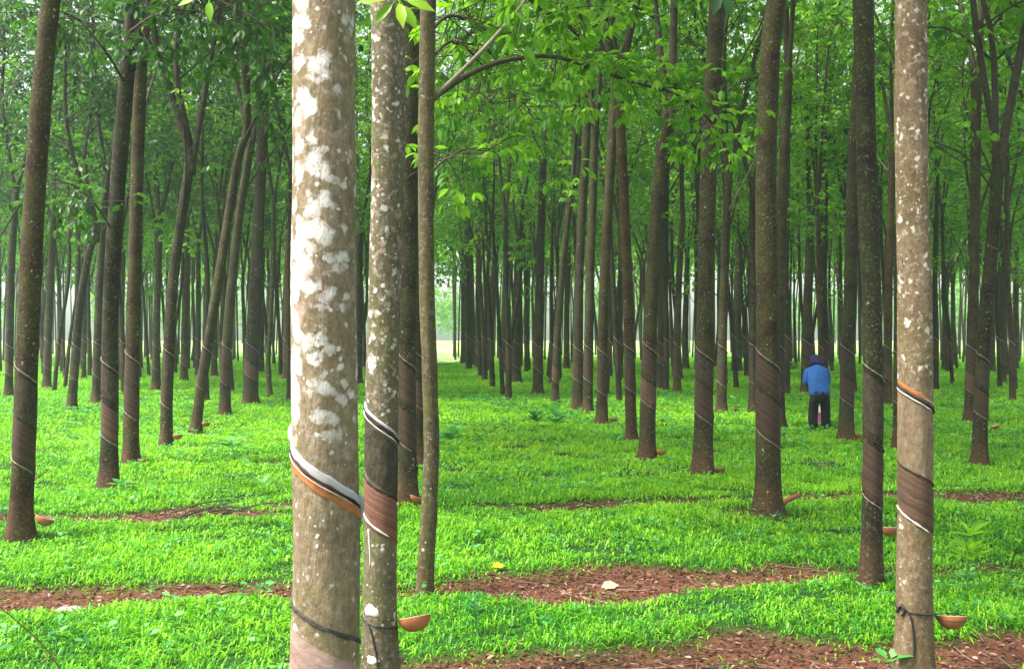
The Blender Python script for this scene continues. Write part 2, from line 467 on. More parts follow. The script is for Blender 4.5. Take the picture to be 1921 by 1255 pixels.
# ------------------------------------------------------------------ ground
PLANT_END = 66.0
def build_ground():
    ys = np.concatenate([np.linspace(-14, 4.6, 24), np.arange(4.7, 20, .09), np.geomspace(20, 82, 170), np.linspace(84, 330, 40)])
    xs1 = np.concatenate([np.linspace(-170, -22, 22), np.arange(-21, -8, .4), np.arange(-8, 8, .1), np.arange(8, 21, .4), np.linspace(22, 170, 22)])
    X, Y = np.meshgrid(xs1, ys)
    x, y = X.ravel(), Y.ravel()
    sm = soil_mask(x, y) * smooth(4, 5.2, y) * (1 - smooth(22, 30, y))
    z = gh(x, y) + .0
    z += vnoise(x * 6, y * 6, 2) * .012 * sm
    me = npmesh('ground', np.stack([x, y, z], 1), [grid_faces(len(xs1), len(ys), False)], [ground_material()], True,
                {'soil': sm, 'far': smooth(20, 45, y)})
    o = obj('ground', me); o['kind'] = 'structure'
    # land beyond the plantation and its track; sunlight painted in as pale colour
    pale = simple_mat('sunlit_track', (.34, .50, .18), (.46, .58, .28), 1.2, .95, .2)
    field = simple_mat('sunlit_field', (.22, .42, .08), (.34, .50, .16), .35, .95, .2)
    yy = np.linspace(PLANT_END + 20, 320, 40); xx = np.linspace(-165, 165, 80)
    X, Y = np.meshgrid(xx, yy)
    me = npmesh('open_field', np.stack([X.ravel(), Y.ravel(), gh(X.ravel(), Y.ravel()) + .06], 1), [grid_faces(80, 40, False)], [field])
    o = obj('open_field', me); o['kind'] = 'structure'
    yy = np.linspace(66, 118, 60); ww = np.linspace(-1, 1, 7)
    W, Y = np.meshgrid(ww, yy)
    cxx = (822 - CX) / F * Y + 0.25
    half = 1.35 * smooth(64, 74, Y)
    Xp = cxx + W * half + .12 * vnoise(Y * .8, W, 3)
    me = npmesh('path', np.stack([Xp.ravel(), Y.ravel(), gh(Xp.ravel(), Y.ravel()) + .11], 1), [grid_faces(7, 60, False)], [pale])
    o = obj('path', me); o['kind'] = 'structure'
build_ground()

def wedge_points(y0, y1, dens, rg, margin=1.6):
    area_w = lambda y: 2 * (.4803 * y + margin)
    n = int(dens * (y1 - y0) * (area_w(y0) + area_w(y1)) / 2)
    y = np.sqrt(rg.uniform(y0 ** 2, y1 ** 2, n))
    x = rg.uniform(-1, 1, n) * area_w(y) / 2
    return x, y

def build_grass():
    rg = np.random.default_rng(5)
    V, F3, F4, T, n0 = [], [], [], [], 0
    for (y0, y1, dens, hgt, wid) in ((4.9, 9, 2500, .088, .0095), (9, 14, 1600, .10, .013), (14, 22, 950, .115, .016), (22, 36, 380, .13, .026), (36, 56, 130, .145, .045), (56, 88, 60, .155, .075)):
        x, y = wedge_points(y0, y1, dens, rg)
        sm = soil_mask(x, y)
        clump = .5 + .5 * vnoise(x * 1.3, y * 1.3, 8)
        wx = x + .5 * vnoise(x * .8, y * .8, 51); wy = y + .5 * vnoise(x * .8, y * .8, 57)
        fine = .5 + .32 * vnoise(wx * 4.1, wy * 4.1, 2) + .28 * vnoise(wx * 9.3, wy * 8.7, 61)
        keep = rg.uniform(0, 1, len(x)) < (1 - sm) ** 1.6 * (.25 + .75 * smooth(.28, .58, fine * .6 + clump * .5)) + .01 + .14 * smooth(.55, .8, .5 + .5 * vnoise(x * 3.1, y * 3.1, 40)) * 2.0
        x, y, clump, fine, sm = x[keep], y[keep], clump[keep], fine[keep], sm[keep]
        n = len(x)
        z = gh(x, y)
        hh = hgt * (.40 + .75 * clump ** 1.3 + .6 * (fine - .5)) * rg.uniform(.5, 1.35, n) * (1 - .45 * sm)
        a = rg.uniform(0, 2 * np.pi, n)
        lean = rg.uniform(.25, 2.0, n)
        d = np.stack([np.cos(a), np.sin(a), np.zeros(n)], 1)
        up = np.array([0, 0, 1.0])
        s = np.stack([-np.sin(a), np.cos(a), np.zeros(n)], 1)
        w = (wid * rg.uniform(.6, 1.2, n))[:, None]
        b = np.stack([x, y, z - .01], 1)
        mid = b + up * (hh * .68)[:, None] + d * (hh * lean * .35)[:, None]
        tip = b + up * (hh * (1.1 - .42 * lean))[:, None] + d * (hh * lean * 1.0)[:, None]
        v = np.stack([b - s * w * .4, b + s * w * .4, mid + s * w * .5, mid - s * w * .5, tip], 1).reshape(-1, 3)
        i = np.arange(n)[:, None] * 5 + n0
        F4.append(i + [0, 1, 2, 3]); F3.append(i + [3, 2, 4])
        patch = .5 + .5 * vnoise(x * .6, y * .5, 21)
        big = .5 + .5 * vnoise(x * .22, y * .2, 31)
        t = np.clip(.50 + .55 * (patch - .5) + .5 * (big - .5) + .7 * (fine - .5) + rg.normal(0, .30, n) + .36 * smooth(8.5, 18, y) - .03, 0, 1)  # tint rises with distance: brighter light further back put into the blade colour
        T.append(np.repeat(t, 5)); V.append(v); n0 += n * 5
    me = npmesh('grass', np.concatenate(V), [np.concatenate(F3), np.concatenate(F4)], [M['grass']], False, {'tint': np.concatenate(T)})
    o = obj('grass', me)
    o['kind'] = 'stuff'
    tag(o, 'bright green grass carpeting the ground between the tree rows', 'grass')
    # broad low leaves growing through the grass
    acc = Acc()
    x, y = wedge_points(5.2, 34, 16, rg)
    k = (soil_mask(x, y) < .4) & (vnoise(x * .7, y * .7, 14) + rg.uniform(-.6, .6, len(x)) > .05)
    x, y = x[k], y[k]
    for _ in range(5):
        n = len(x)
        a = rg.uniform(0, 2 * np.pi, n)
        d = np.stack([np.cos(a), np.sin(a), rg.uniform(.1, .7, n)], 1)
        b = np.stack([x + .02 * np.cos(a), y + .02 * np.sin(a), gh(x, y) + rg.uniform(.05, .11, n)], 1)
        l = rg.uniform(.03, .075, n) * (1 + smooth(10, 30, y) * .6)
        leaves(acc, b, d, np.tile([0, 0, 1.0], (n, 1)) + rg.normal(0, .25, (n, 3)), l, l * .62, rg.uniform(0, 1, n))
    o = obj('ground_cover', acc.mesh('ground_cover', [M['weed']])); o['kind'] = 'stuff'
    tag(o, 'small broad-leaved ground cover mixed through the grass', 'ground cover')
    # dead leaves and twigs on the bare strips
    acc = Acc()
    x, y = wedge_points(5.2, 20, 1300, rg)
    sm = soil_mask(x, y)
    k = rg.uniform(0, 1, len(x)) < sm * .85 + .006
    x, y = x[k], y[k]; n = len(x)
    a = rg.uniform(0, 2 * np.pi, n)
    l = rg.uniform(.012, .058, n)
    d = np.stack([np.cos(a), np.sin(a), rg.normal(0, .25, n)], 1)
    t = np.clip(rg.beta(.9, 1.9, n), 0, 1)
    leaves(acc, np.stack([x, y, gh(x, y) + rg.uniform(.008, .03, n)], 1), d, np.tile([0, 0, 1.0], (n, 1)) + rg.normal(0, .35, (n, 3)), l, l * .42, t)
    x, y = wedge_points(5.2, 16, 22, rg)
    k = rg.uniform(0, 1, len(x)) < soil_mask(x, y) * .9
    for xx, yy in zip(x[k], y[k]):
        a = rg.uniform(0, np.pi); l = rg.uniform(.12, .45)
        p = np.array([[xx + s * l * math.cos(a), yy + s * l * math.sin(a), float(gh(xx, yy)) + .015 + abs(s) * rg.uniform(0, .05)] for s in (-.5, 0, .5)])
        tube(acc, p, rg.uniform(.002, .005), 5, rg.uniform(.3, .9))
    o = obj('leaf_litter', acc.mesh('leaf_litter', [M['litter']])); o['kind'] = 'stuff'
    tag(o, 'dry pinkish brown leaf litter and twigs on the bare red soil', 'leaf litter')
build_grass()

# ------------------------------------------------------------------ trees
def make_top(seed, size=1.0, lm='leaf'):
    """limbs and leaf crown above a fork at the origin (unit limb radius .06)"""
    rg = np.random.default_rng(100 + seed)
    limbs = []
    acc = Acc()
    nl = 2 + seed % 2
    a0 = rg.uniform(0, 2 * np.pi)
    for k in range(nl):
        a = a0 + k * 2 * np.pi / nl + rg.normal(0, .25)
        tilt = rg.uniform(.10, .30)
        Lh = rg.uniform(6.4, 8.0) * (1 if k == 0 else .85)
        d = np.array([math.cos(a), math.sin(a), 0])
        P = [np.array([0, 0, -.25])]
        P.append(d * .05 + np.array([0, 0, .12]))
        for s in (.25, .5, .75, 1):
            P.append(d * (math.sin(tilt) * Lh * s * (1.1 - .25 * s)) + np.array([0, 0, Lh * s * math.cos(tilt)]) + rg.normal(0, .10, 3))
        pts = smooth_path(P, 18)
        r0 = .060 if k == 0 else .048
        rad = np.interp(np.linspace(0, 1, 18), [0, .2, 1], [r0, r0 * .82, .012])
        la = Acc(); tube(la, pts, rad, 9)
        limbs.append(la.mesh('limb', [M['branch']]))
        for s in np.arange(.36, 1.001, .045):
            p0 = pts[min(17, int(s * 17))]
            b = rg.uniform(0, 2 * np.pi)
            dd = unit(np.array([math.cos(b), math.sin(b), 0]) + d * .5)
            l = rg.uniform(.9, 2.1) * (1.1 - .4 * s)
            q = [p0, p0 + dd * l * .5 + [0, 0, l * .32], p0 + dd * l + [0, 0, l * .42 - .12]]
            qp = smooth_path(q, 6)
            tube(acc, qp, np.linspace(.016, .004, 6), 5, .5, 1)
            c = []
            for u in (.35, .55, .75, .9, 1.0):
                base = qp[min(5, int(u * 5))]
                for _ in range(2):
                    c.append(base + rg.normal(0, .22, 3) * [1, 1, .7])
            c = np.array(c)
            for pc in c[::2]:
                tube(acc, [qp[3], pc], .004, 4, .5, 1, False)
            sprays(acc, c, np.tile(dd, (len(c), 1)), rg, 4, .140 * size, (.15, .95), .16, .4)
    crown = acc.mesh('crown', [M[lm], M['branch']])
    return limbs, crown
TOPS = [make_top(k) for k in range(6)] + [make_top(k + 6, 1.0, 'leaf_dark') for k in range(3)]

def make_side_branch(seed):
    """thin leafy branch growing from the origin along +X"""
    rg = np.random.default_rng(300 + seed)
    acc = Acc()
    l = rg.uniform(1.2, 2.2)
    P = smooth_path([np.zeros(3), [l * .3, rg.normal(0, .06), .3 * l], [l * .65, rg.normal(0, .12), .45 * l], [l, rg.normal(0, .2), .42 * l]], 12)
    tube(acc, P, np.linspace(.018, .005, 12), 6, .5, 1)
    c = []
    if seed >= 5:                                   # mostly bare, forked
        l2 = l * 1.4
        P = smooth_path([np.zeros(3), [l2 * .3, rg.normal(0, .06), .45 * l2], [l2 * .6, rg.normal(0, .12), .95 * l2], [l2 * .8, rg.normal(0, .2), 1.5 * l2]], 12)
        acc = Acc(); tube(acc, P, np.linspace(.024, .008, 12), 6, .5, 1)
        for u in (4, 6, 8, 10):
            e = P[u] + np.array([rg.uniform(-.1, .8), rg.normal(0, .4), rg.uniform(.2, .9)])
            tube(acc, smooth_path([P[u], (P[u] + e) / 2 + rg.normal(0, .05, 3), e], 6), np.linspace(.010, .004, 6), 5, .5, 1)
            c.append(e)
    for u in np.linspace(.4, 1, 7) if seed < 5 else ():
        for _ in range(2):
            e = P[int(u * 11)] + rg.normal(0, .18, 3)
            tube(acc, [P[int(u * 11)], e], .004, 4, .5, 1, False); c.append(e)
    sprays(acc, np.array(c), np.tile([1.0, 0, 0], (len(c), 1)), rg, 4, .16, (.2, .95), .15, .4)
    return acc.mesh('leafy_branch', [M['leaf'], M['branch_pale' if seed in (6, 8) else 'branch']])
SIDE = [make_side_branch(k) for k in range(9)]

class Trunk:
    def __init__(s, base, path, r0, zf, rf, seed, flare=.35, rough=1.0):
        """base world xyz; path: world points above the base (any z order rising)"""
        s.base = np.asarray(base, float)
        P = np.vstack([s.base] + [np.asarray(p, float) for p in path]) - s.base
        P = P[np.argsort(P[:, 2])]
        if P[-1, 2] < zf:
            d = (P[-1] - P[-2]) / max(P[-1, 2] - P[-2, 2], .3)
            d[:2] = np.clip(d[:2], -.14, .14)
            P = np.vstack([P, P[-1] + d * (zf - P[-1, 2])])
        s.zs = np.linspace(0, P[-1, 2], 60)
        # monotone sampling of a smooth curve by height
        sp = smooth_path(P, 160)
        s.sx = np.interp(s.zs, np.maximum.accumulate(sp[:, 2]), sp[:, 0])
        s.sy = np.interp(s.zs, np.maximum.accumulate(sp[:, 2]), sp[:, 1])
        s.r0, s.zf, s.rf, s.flare = r0, zf, rf, flare
        s.ph = np.random.default_rng(seed).uniform(0, 6.28, 8)
        s.rough = rough
        kr = np.random.default_rng(seed + 9000)
        s.knots = [(kr.uniform(0, 6.28), kr.uniform(.3, zf), kr.uniform(.06, .20) * kr.choice([1, 1, -.5]), kr.uniform(.025, .06)) for _ in range(9)]
    def c(s, h):
        d0 = (s.sx[1] - s.sx[0]) / s.zs[1], (s.sy[1] - s.sy[0]) / s.zs[1]
        x = np.interp(h, s.zs, s.sx) + np.minimum(h, 0) * d0[0]
        y = np.interp(h, s.zs, s.sy) + np.minimum(h, 0) * d0[1]
        return x, y
    def r(s, th, h):
        h = np.asarray(h, float)
        base = np.interp(h, [1.3, s.zf], [s.r0, s.rf]) * (1 + s.flare * np.exp(-np.maximum(h, -.2) / .16) + .06 * np.exp(-np.maximum(h, 0) / .7))
        p = s.ph
        k = 1 + s.rough * (.030 * np.sin(2 * th + p[0] + .9 * h) + .022 * np.sin(3 * th + p[1] - 1.7 * h) + .012 * np.sin(5 * th + p[2] + 3.1 * h)
                           + .016 * np.sin(4.3 * h + p[3]) + .012 * np.sin(9.7 * h + p[4] + th))
        k = k + .24 * s.flare * np.exp(-np.maximum(h, 0) / .2) * np.sin(3 * th + p[5])
        for (kt, kh, ka, ks) in s.knots:
            dt = (th - kt + np.pi) % (2 * np.pi) - np.pi
            k = k + ka * np.exp(-(dt * s.r0 / ks) ** 2 - ((h - kh) / (ks * 1.3)) ** 2)
        return base * k
    def surf(s, th, h, off=0.0):
        x, y = s.c(h)
        r = s.r(th, h) + off
        return np.stack([x + r * np.sin(th), y - r * np.cos(th), h + 0 * r], -1)     # th = 0 faces -Y, positive to +X
    def mesh(s, mat, sides=18, step=.2):
        hs = np.concatenate([np.arange(-.15, 1.0, min(step, .08)), np.arange(1.0, s.zf, step), [s.zf]])
        th = np.linspace(0, 2 * np.pi, sides, endpoint=False)
        TH, HH = np.meshgrid(th, hs)
        v = s.surf(TH, HH).reshape(-1, 3)
        f4 = grid_faces(sides, len(hs))
        top = s.surf(np.zeros(1), np.array([s.zf]))[0]; cx, cy = s.c(s.zf)
        v = np.vstack([v, [[cx, cy, s.zf + s.rf * .5]]])
        j = np.arange(sides); b = (len(hs) - 1) * sides
        f3 = np.stack([b + j, b + (j + 1) % sides, np.full(sides, len(v) - 1)], -1)
        return npmesh('trunk', v, [f3, f4], [mat], True)
    def hpx(s, py):
        """height on this trunk for a photo row at the trunk's distance"""
        return H + (HZ - py) / F * s.base[1] - s.base[2]
    def band(s, name, hl, hr, w, mat, parent, th0=-105, th1=105, off=.004, nv=8, edge=None, pw=1.0, nseg=40, wobble=0.0):
        """helical band; upper edge passes height hl at the left silhouette and hr at the right; w = height of the band"""
        th = np.radians(np.linspace(th0, th1, nseg))
        u = (th + np.pi / 2) / np.pi
        u = np.sign(u) * np.abs(u) ** pw
        top = hl + (hr - hl) * u
        vv = np.linspace(0, 1, nv)
        TH, VV = np.meshgrid(th, vv)
        wv = w * (1 + wobble * np.sin(TH * 7 + s.ph[0] * 3) + wobble * .6 * np.sin(TH * 17 + s.ph[1]))
        HH = top[None, :] - VV * wv + wobble * w * .4 * np.sin(TH * 11 + s.ph[2])
        ends = np.minimum(smooth(th0, th0 + 10, np.degrees(TH)), 1 - smooth(th1 - 10, th1, np.degrees(TH)))
        lip = np.minimum(smooth(0, .12, VV), 1 - smooth(.88, 1, VV)) if edge is None else edge(VV)
        O = (off + .003) * lip * ends - .003
        v = s.surf(TH, HH, O).reshape(-1, 3)
        me = npmesh(name, v, [grid_faces(nseg, nv, False)[:, ::-1]], [mat], True, {'tint': np.clip(VV.ravel(), 0, 1)})
        return obj(name, me, parent)
    def rim(s, name, hl, hr, rad, mat, parent, th0=-100, th1=100, off=.0, pw=1.0, sag=0.0, nseg=36, taper=True):
        """thin raised line wound on the trunk"""
        th = np.radians(np.linspace(th0, th1, nseg))
        u = (th + np.pi / 2) / np.pi
        h = hl + (hr - hl) * np.sign(u) * np.abs(u) ** pw + sag * np.cos(th)
        p = s.surf(th, h, off)
        acc = Acc()
        rr = np.full(nseg, rad) * (1 + .25 * np.sin(th * 9 + s.ph[1]))
        if taper:
            rr *= np.minimum(1, np.minimum(np.arange(nseg), np.arange(nseg)[::-1]) / 4 + .15)
        tube(acc, p, rr, 6)
        return obj(name, acc.mesh(name, [mat]), parent)

def add_top(root, tr, k, rz, s):
    limbs, crown = TOPS[k]
    cx, cy = tr.c(tr.zf)
    for me in limbs:
        o = obj('limb', me, root, (float(cx), float(cy), tr.zf)); o.rotation_euler = (0, 0, rz); o.scale = (s, s, s)
    o = obj('crown', crown, root, (float(cx), float(cy), tr.zf)); o.rotation_euler = (0, 0, rz); o.scale = (s, s, s)

def add_side(root, tr, h, az, k, s=1.0):
    cx, cy = tr.c(h)
    o = obj('leafy_branch', SIDE[k % len(SIDE)], root, (float(cx), float(cy), h))
    o.rotation_euler = (0, 0, az); o.scale = (s, s, s)
    return o

HANDROOT = []
HAND = []      # (x, y) of placed trees
def place_tree(px, py, w, ups, label, fork=None, mat='bark', w2=None, D=None, sides=None, cuts='std', top=True, group=None, rz=None, flare=.52, sidebr=0):
    if D is None:
        x, y = gp(px, py)
    else:
        x, y = (px - CX) / F * D, D
    z = float(gh(x, y))
    i = len(HAND)
    HAND.append((x, y))
    rg = np.random.default_rng(1000 + i)
    r0 = w / 2 / F * y
    path = [at(a, b, y) for a, b in ups]
    zf = (H + (HZ - fork) / F * y - z) if fork is not None else max(rg.uniform(5.4, 7.6), (H + HZ / F * y if y < 13 else 0) + .5)
    rf = (w2 / 2 / F * y) if w2 else r0 * .74
    root = thing('rubber_tree', label, 'tree', (x, y, z), 0, group or 'rubber trees standing in rows')
    HANDROOT.append(root)
    near = y < 9.5
    tr = Trunk((x, y, z), path, r0, zf, rf, 50 + i, flare, 1.0)
    root_trunk = obj('trunk', tr.mesh(M[mat], sides or (36 if near else 20), .06 if near else .15), root)
    if top:
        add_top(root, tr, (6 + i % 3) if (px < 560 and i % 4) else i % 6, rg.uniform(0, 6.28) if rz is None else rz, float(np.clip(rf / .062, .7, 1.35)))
    if not sidebr and y > 14:
        sidebr = 1
    if sidebr:
        for k in range(sidebr):
            add_side(root, tr, zf * rg.uniform(.72, .97), rg.uniform(0, 6.28), int(rg.integers(0, 9)), rg.uniform(.8, 1.2))
    if cuts == 'std':
        hu = rg.uniform(1.53, 1.70); drop = 2.2 * r0
        a, b = hu + drop * .35, hu - drop * .65
        wmain = rg.uniform(.30, .48)
        tr.band('tapping_panel', a, b, wmain, M['panel_grey' if i % 3 else 'panel_shade'], root_trunk, off=.003)
        w2_ = rg.uniform(.30, .46)
        a2, b2 = a - wmain - .05, b - wmain - .05
        tr.band('tapping_panel', a2, b2, w2_, M['panel_shade' if i % 5 else 'panel'], root_trunk, off=.004)
        tr.rim('tapping_cut', a, b, .006 + y * .0002, M['groove'], root_trunk, off=.001)
        tr.rim('latex_streak', a + .028, b + .028, .0035 + y * .00012, M['latex_thin'], root_trunk, off=.004)
        tr.rim('latex_streak', a2 - w2_, b2 - w2_, .0035 + y * .00011, M['latex_thin'], root_trunk, -95, 40 + 50 * rg.uniform(), off=.004)
        if y < 16:
            tr.rim('tapping_cut', a2 + .02, b2 + .02, .008, M['groove'], root_trunk, off=.001)
    return root, tr, root_trunk

CUPS = []
def cup_mesh(r=.085, h=.075):
    prof = [(0, 0), (r * .38, .002), (r * .70, h * .25), (r * .92, h * .62), (r, h * .97), (r * 1.0, h), (r * .93, h), (r * .84, h * .66), (r * .62, h * .32), (r * .3, h * .14), (0, h * .12)]
    n = 28; v = []
    a = np.linspace(0, 2 * np.pi, n, endpoint=False)
    for (rr, z) in prof[1:-1]:
        v.append(np.stack([rr * np.cos(a), rr * np.sin(a), np.full(n, z)], 1))
    v = np.vstack(v + [[[0, 0, 0]], [[0, 0, h * .12]]])
    m = len(prof) - 2
    j = np.arange(n); k = (j + 1) % n
    f3 = np.vstack([np.stack([k, j, np.full(n, m * n)], -1), np.stack([(m - 1) * n + j, (m - 1) * n + k, np.full(n, m * n + 1)], -1)])
    f4 = grid_faces(n, m)
    mi = np.concatenate([np.zeros(2 * n), np.repeat([0, 0, 0, 1, 1, 1, 0, 0], n)])
    return v, f3, f4, mi
cv, cf3, cf4, cmi = cup_mesh()
CUPM = {k: npmesh('latex_cup', cv, [cf3, cf4], [M[k], M['clay_rim']], True, None, cmi) for k in ('clay', 'clay_dark')}
def cup(px, py, D, label, k='clay', s=1.0, tilt=(0, 0), group='clay latex cups beside the trunks'):
    p = at(px, py, D)
    p[2] = max(p[2], float(gh(p[0], p[1])) + .035)
    o = obj('latex_cup', CUPM[k], None, tuple(p))
    o.scale = (s, s, s); o.rotation_euler = (tilt[0], tilt[1], 0)
    return tag(o, label, 'cup', group)

# ---- the big blotched trunk close to the camera
root, tr, tk = place_tree(604, 0, 124, [(609, 1255), (611, 950), (607, 640), (608, 0)], 'thick pale trunk with white lichen blotches and orange cut, nearest the camera', D=3.6, mat='bark_pale', w2=112, cuts=None, sides=64, flare=.25)
BIG = root
H_ = tr.hpx
tr.band('tapping_panel', H_(838), H_(956), .030 + .012, M['cut_orange'], tk, -100, 96, .003, wobble=.10)
tr.band('latex_streak', H_(800), H_(924), .062, M['latex_grey'], tk, -98, 92, .004, edge=lambda v: smooth(0, .75, v) * (1 - smooth(.94, 1, v)), wobble=.05)
tr.rim('tapping_cut', H_(834), H_(954), .0045, M['groove'], tk, -98, 92, .003)
tr.rim('latex_streak', H_(841), H_(961), .0012, M['latex'], tk, -98, 60, .006)
acc = Acc()
pp = tr.surf(np.radians([84, 90, 96]), np.array([H_(925), H_(950), H_(985)]), .004)
tube(acc, smooth_path(pp, 8), np.array([.006, .010, .013, .013, .011, .009, .006, .003]), 8)
obj('latex_spout', acc.mesh('latex_spout', [M['latex_grey']]), tk)
acc = Acc()
pp = tr.surf(np.radians([-96, -92, -86]), np.array([H_(796), H_(812), H_(832)]), .004)
tube(acc, smooth_path(pp, 8), np.array([.003, .007, .010, .011, .010, .008, .006, .003]), 8)
obj('bark_burr', acc.mesh('bark_burr', [M['latex_grey']]), tk)
tr.band('old_scar', H_(1108), H_(1196), .020, M['scar'], tk, -100, 100, .004, wobble=.13, nseg=80)
tr.band('tapping_panel', H_(1136), H_(1236), .30, M['panel_pink'], tk, -100, 100, .002)

# ---- second trunk just behind it
root2, tr2, tk2 = place_tree(714, 1275, 62, [(713, 1100), (715, 900), (719, 640), (728, 300), (727, 0)], 'grey lichen-spotted trunk with two cuts, right of the thick pale trunk', mat='bark_grey', w2=66, cuts=None, sides=44, flare=.22)
H_ = tr2.hpx
tr2.band('tapping_panel', H_(766), H_(836), .34, M['panel_grey'], tk2, off=.003)
tr2.band('tapping_panel', H_(886), H_(938), .265, M['panel_red'], tk2, off=.004)
tr2.band('latex_streak', H_(744), H_(816), .040, M['latex_grey'], tk2, -98, 96, .007, edge=lambda v: smooth(.2, .8, v) * (1 - smooth(.92, 1, v)))
tr2.rim('tapping_cut', H_(760), H_(832), .008, M['groove'], tk2, off=.003)
tr2.rim('latex_streak', H_(767), H_(840), .0028, M['latex'], tk2, -100, 70, off=.007)
tr2.rim('tapping_cut', H_(888), H_(940), .006, M['groove'], tk2, off=.002)
tr2.rim('latex_streak', H_(955), H_(1022), .0055, M['latex'], tk2, -98, 35, off=.005)
acc = Acc()
tube(acc, tr2.surf(np.radians(np.full(12, -38.0)) + np.linspace(0, .18, 12), np.linspace(H_(988), H_(1056), 12), .003), np.linspace(.0055, .002, 12), 6)
obj('latex_streak', acc.mesh('latex_streak', [M['latex']]), tk2)
def lichen(tr, tk, th, py, rw, rh, sd):
    g = np.linspace(0, 2 * np.pi, 22, endpoint=False)
    rg = np.random.default_rng(sd)
    k = 1 + .13 * np.sin(3 * g + rg.uniform(0, 6)) + .1 * np.sin(5 * g + rg.uniform(0, 6))
    rows = []
    for q, o in ((1.0, -.002), (.85, .003), (.4, .004), (.02, .004)):
        hh = tr.hpx(py) + rh * q * k * np.sin(g)
        rows.append(tr.surf(np.radians(th) + rw * q * k * np.cos(g) / tr.r0, hh, o))
    me = npmesh('lichen_patch', np.concatenate(rows), [grid_faces(22, 4)], [M['latex']])
    obj('lichen_patch', me, tk)
lichen(tr2, tk2, -28, 1138, .052, .034, 1)
lichen(tr2, tk2, -20, 1228, .036, .024, 2)
tr2.rim('wire', H_(1155), H_(1176), .004, M['wire'], tk2, -178, 176, .003, taper=False)
acc = Acc()
tube(acc, smooth_path(tr2.surf(np.radians([-72, -30, -8, 4]), np.array([H_(1158), H_(1166), H_(1205), H_(1252)]), .006), 16), .0045, 6)
obj('wire', acc.mesh('wire', [M['wire']]), tk2)

# ---- right near trunk
root3, tr3, tk3 = place_tree(1714, 1262, 61, [(1716, 1050), (1717, 800), (1716, 560), (1709, 260), (1708, 0)], 'pale tan trunk with white spots and black wire beside a hanging cup', mat='bark_tan', w2=53, cuts=None, sides=44, flare=.42)
H_ = tr3.hpx
tr3.band('renewed_bark', H_(722), H_(778), .44, M['panel_tan'], tk3, off=.003)
tr3.band('tapping_panel', H_(864), H_(912), .30, M['panel'], tk3, off=.004)
tr3.band('tapping_panel', H_(710), H_(762), .03, M['cut_orange'], tk3, -95, 100, off=.002)
tr3.rim('tapping_cut', H_(722), H_(778), .006, M['groove'], tk3, off=.003)
tr3.rim('latex_streak', H_(716), H_(770), .004, M['latex_grey'], tk3, 0, 100, off=.005)
tr3.rim('latex_streak', H_(728), H_(784), .0035, M['latex'], tk3, -95, 40, off=.006)
tr3.rim('tapping_cut', H_(866), H_(914), .005, M['groove'], tk3, off=.004)
tr3.rim('latex_streak', H_(950), H_(1016), .0055, M['latex'], tk3, -98, 30, off=.005)
tr3.band('bark_slit', H_(748), H_(790), .17, M['groove'], tk3, 52, 66, off=.004, nseg=12)
tr3.rim('wire', H_(1137), H_(1150), .0045, M['wire'], tk3, -178, 178, .003, taper=False)
acc = Acc()
tube(acc, smooth_path(tr3.surf(np.radians([-62, -50, -30, -22, -20]), np.array([H_(1128), H_(1134), H_(1150), H_(1185), H_(1222)]), .007), 20), .0055, 6)
tube(acc, smooth_path(tr3.surf(np.radians([-80, -62, -48, -58]), np.array([H_(1146), H_(1132), H_(1138), H_(1150)]), .009), 14), .006, 6)
obj('wire', acc.mesh('wire', [M['wire']]), tk3)

# ---- thin tree between
root4, tr4, tk4 = place_tree(796, 1102, 30, [(802, 1000), (809, 850), (806, 700), (801, 540), (799, 300), (803, 0)], 'slender untapped young tree standing between the grey spotted trunk and the open avenue', mat='bark_thin', w2=29, cuts=None, sides=28, flare=.15)

def leafy_branch(root, pts, r0, r1, n_spray, rg_seed, t0=.3, leaf=.16, tint=(.2, .9), nl=5, sp=.2, mat='leaf', bmat='branch', name='leafy_branch'):
    """branch through photo points (px, py, D), leaves from fraction t0 on"""
    rg = np.random.default_rng(rg_seed)
    b = np.array(root.location)
    P = smooth_path([at(*p) - b for p in pts], 24)
    acc = Acc()
    tube(acc, P, np.linspace(r0, r1, 24), 7, .5, 1)
    c, dd = [], []
    for k in range(n_spray):
        u = rg.uniform(t0, 1.0)
        p = P[int(u * 23)]
        e = p + rg.normal(0, sp, 3) * [1, 1, .75] - [0, 0, sp * .2]
        tube(acc, smooth_path([p, (p + e) / 2 + [0, 0, .03], e], 4), np.linspace(.006, .0025, 4), 4, .5, 1, False)
        c.append(e); dd.append(unit(e - p))
    if n_spray:
        sprays(acc, np.array(c), np.array(dd), rg, nl, leaf, tint, .10, .35, m=0)
    return obj(name, acc.mesh(name, [M[mat], M[bmat]]), root)

leafy_branch(root4, [(806, 188, 8.05), (880, 140, 8.2), (950, 114, 8.4), (1035, 106, 8.7), (1110, 128, 9.0), (1190, 155, 9.3), (1270, 178, 9.6), (1330, 225, 10), (1375, 285, 10.3)], .024, .006, 46, 1, .42, .112, (.36, 1.0), 6, .22)
leafy_branch(root4, [(806, 190, 8.05), (850, 150, 8.0), (905, 95, 8.0), (950, 45, 8.1), (985, 0, 8.2), (1010, -60, 8.4)], .022, .009, 6, 2, .85, .15, (.4, 1.0), 4, .2, bmat='branch_pale')
leafy_branch(root4, [(803, -40, 8.05), (900, -60, 8.6), (1000, 5, 9.2), (1070, 55, 9.6), (1130, 105, 10), (1200, 140, 10.4)], .02, .006, 56, 3, .26, .112, (.4, 1.0), 6, .34)
leafy_branch(root4, [(803, 60, 8.05), (850, 30, 8.8), (920, 60, 9.6), (980, 90, 10.4)], .018, .006, 46, 4, .26, .112, (.3, 1.0), 6, .36)
leafy_branch(root4, [(803, 330, 8.05), (835, 300, 8.6), (880, 280, 9.6), (930, 290, 10.6)], .012, .004, 14, 6, .35, .12, (.4, 1.0), 4, .25)
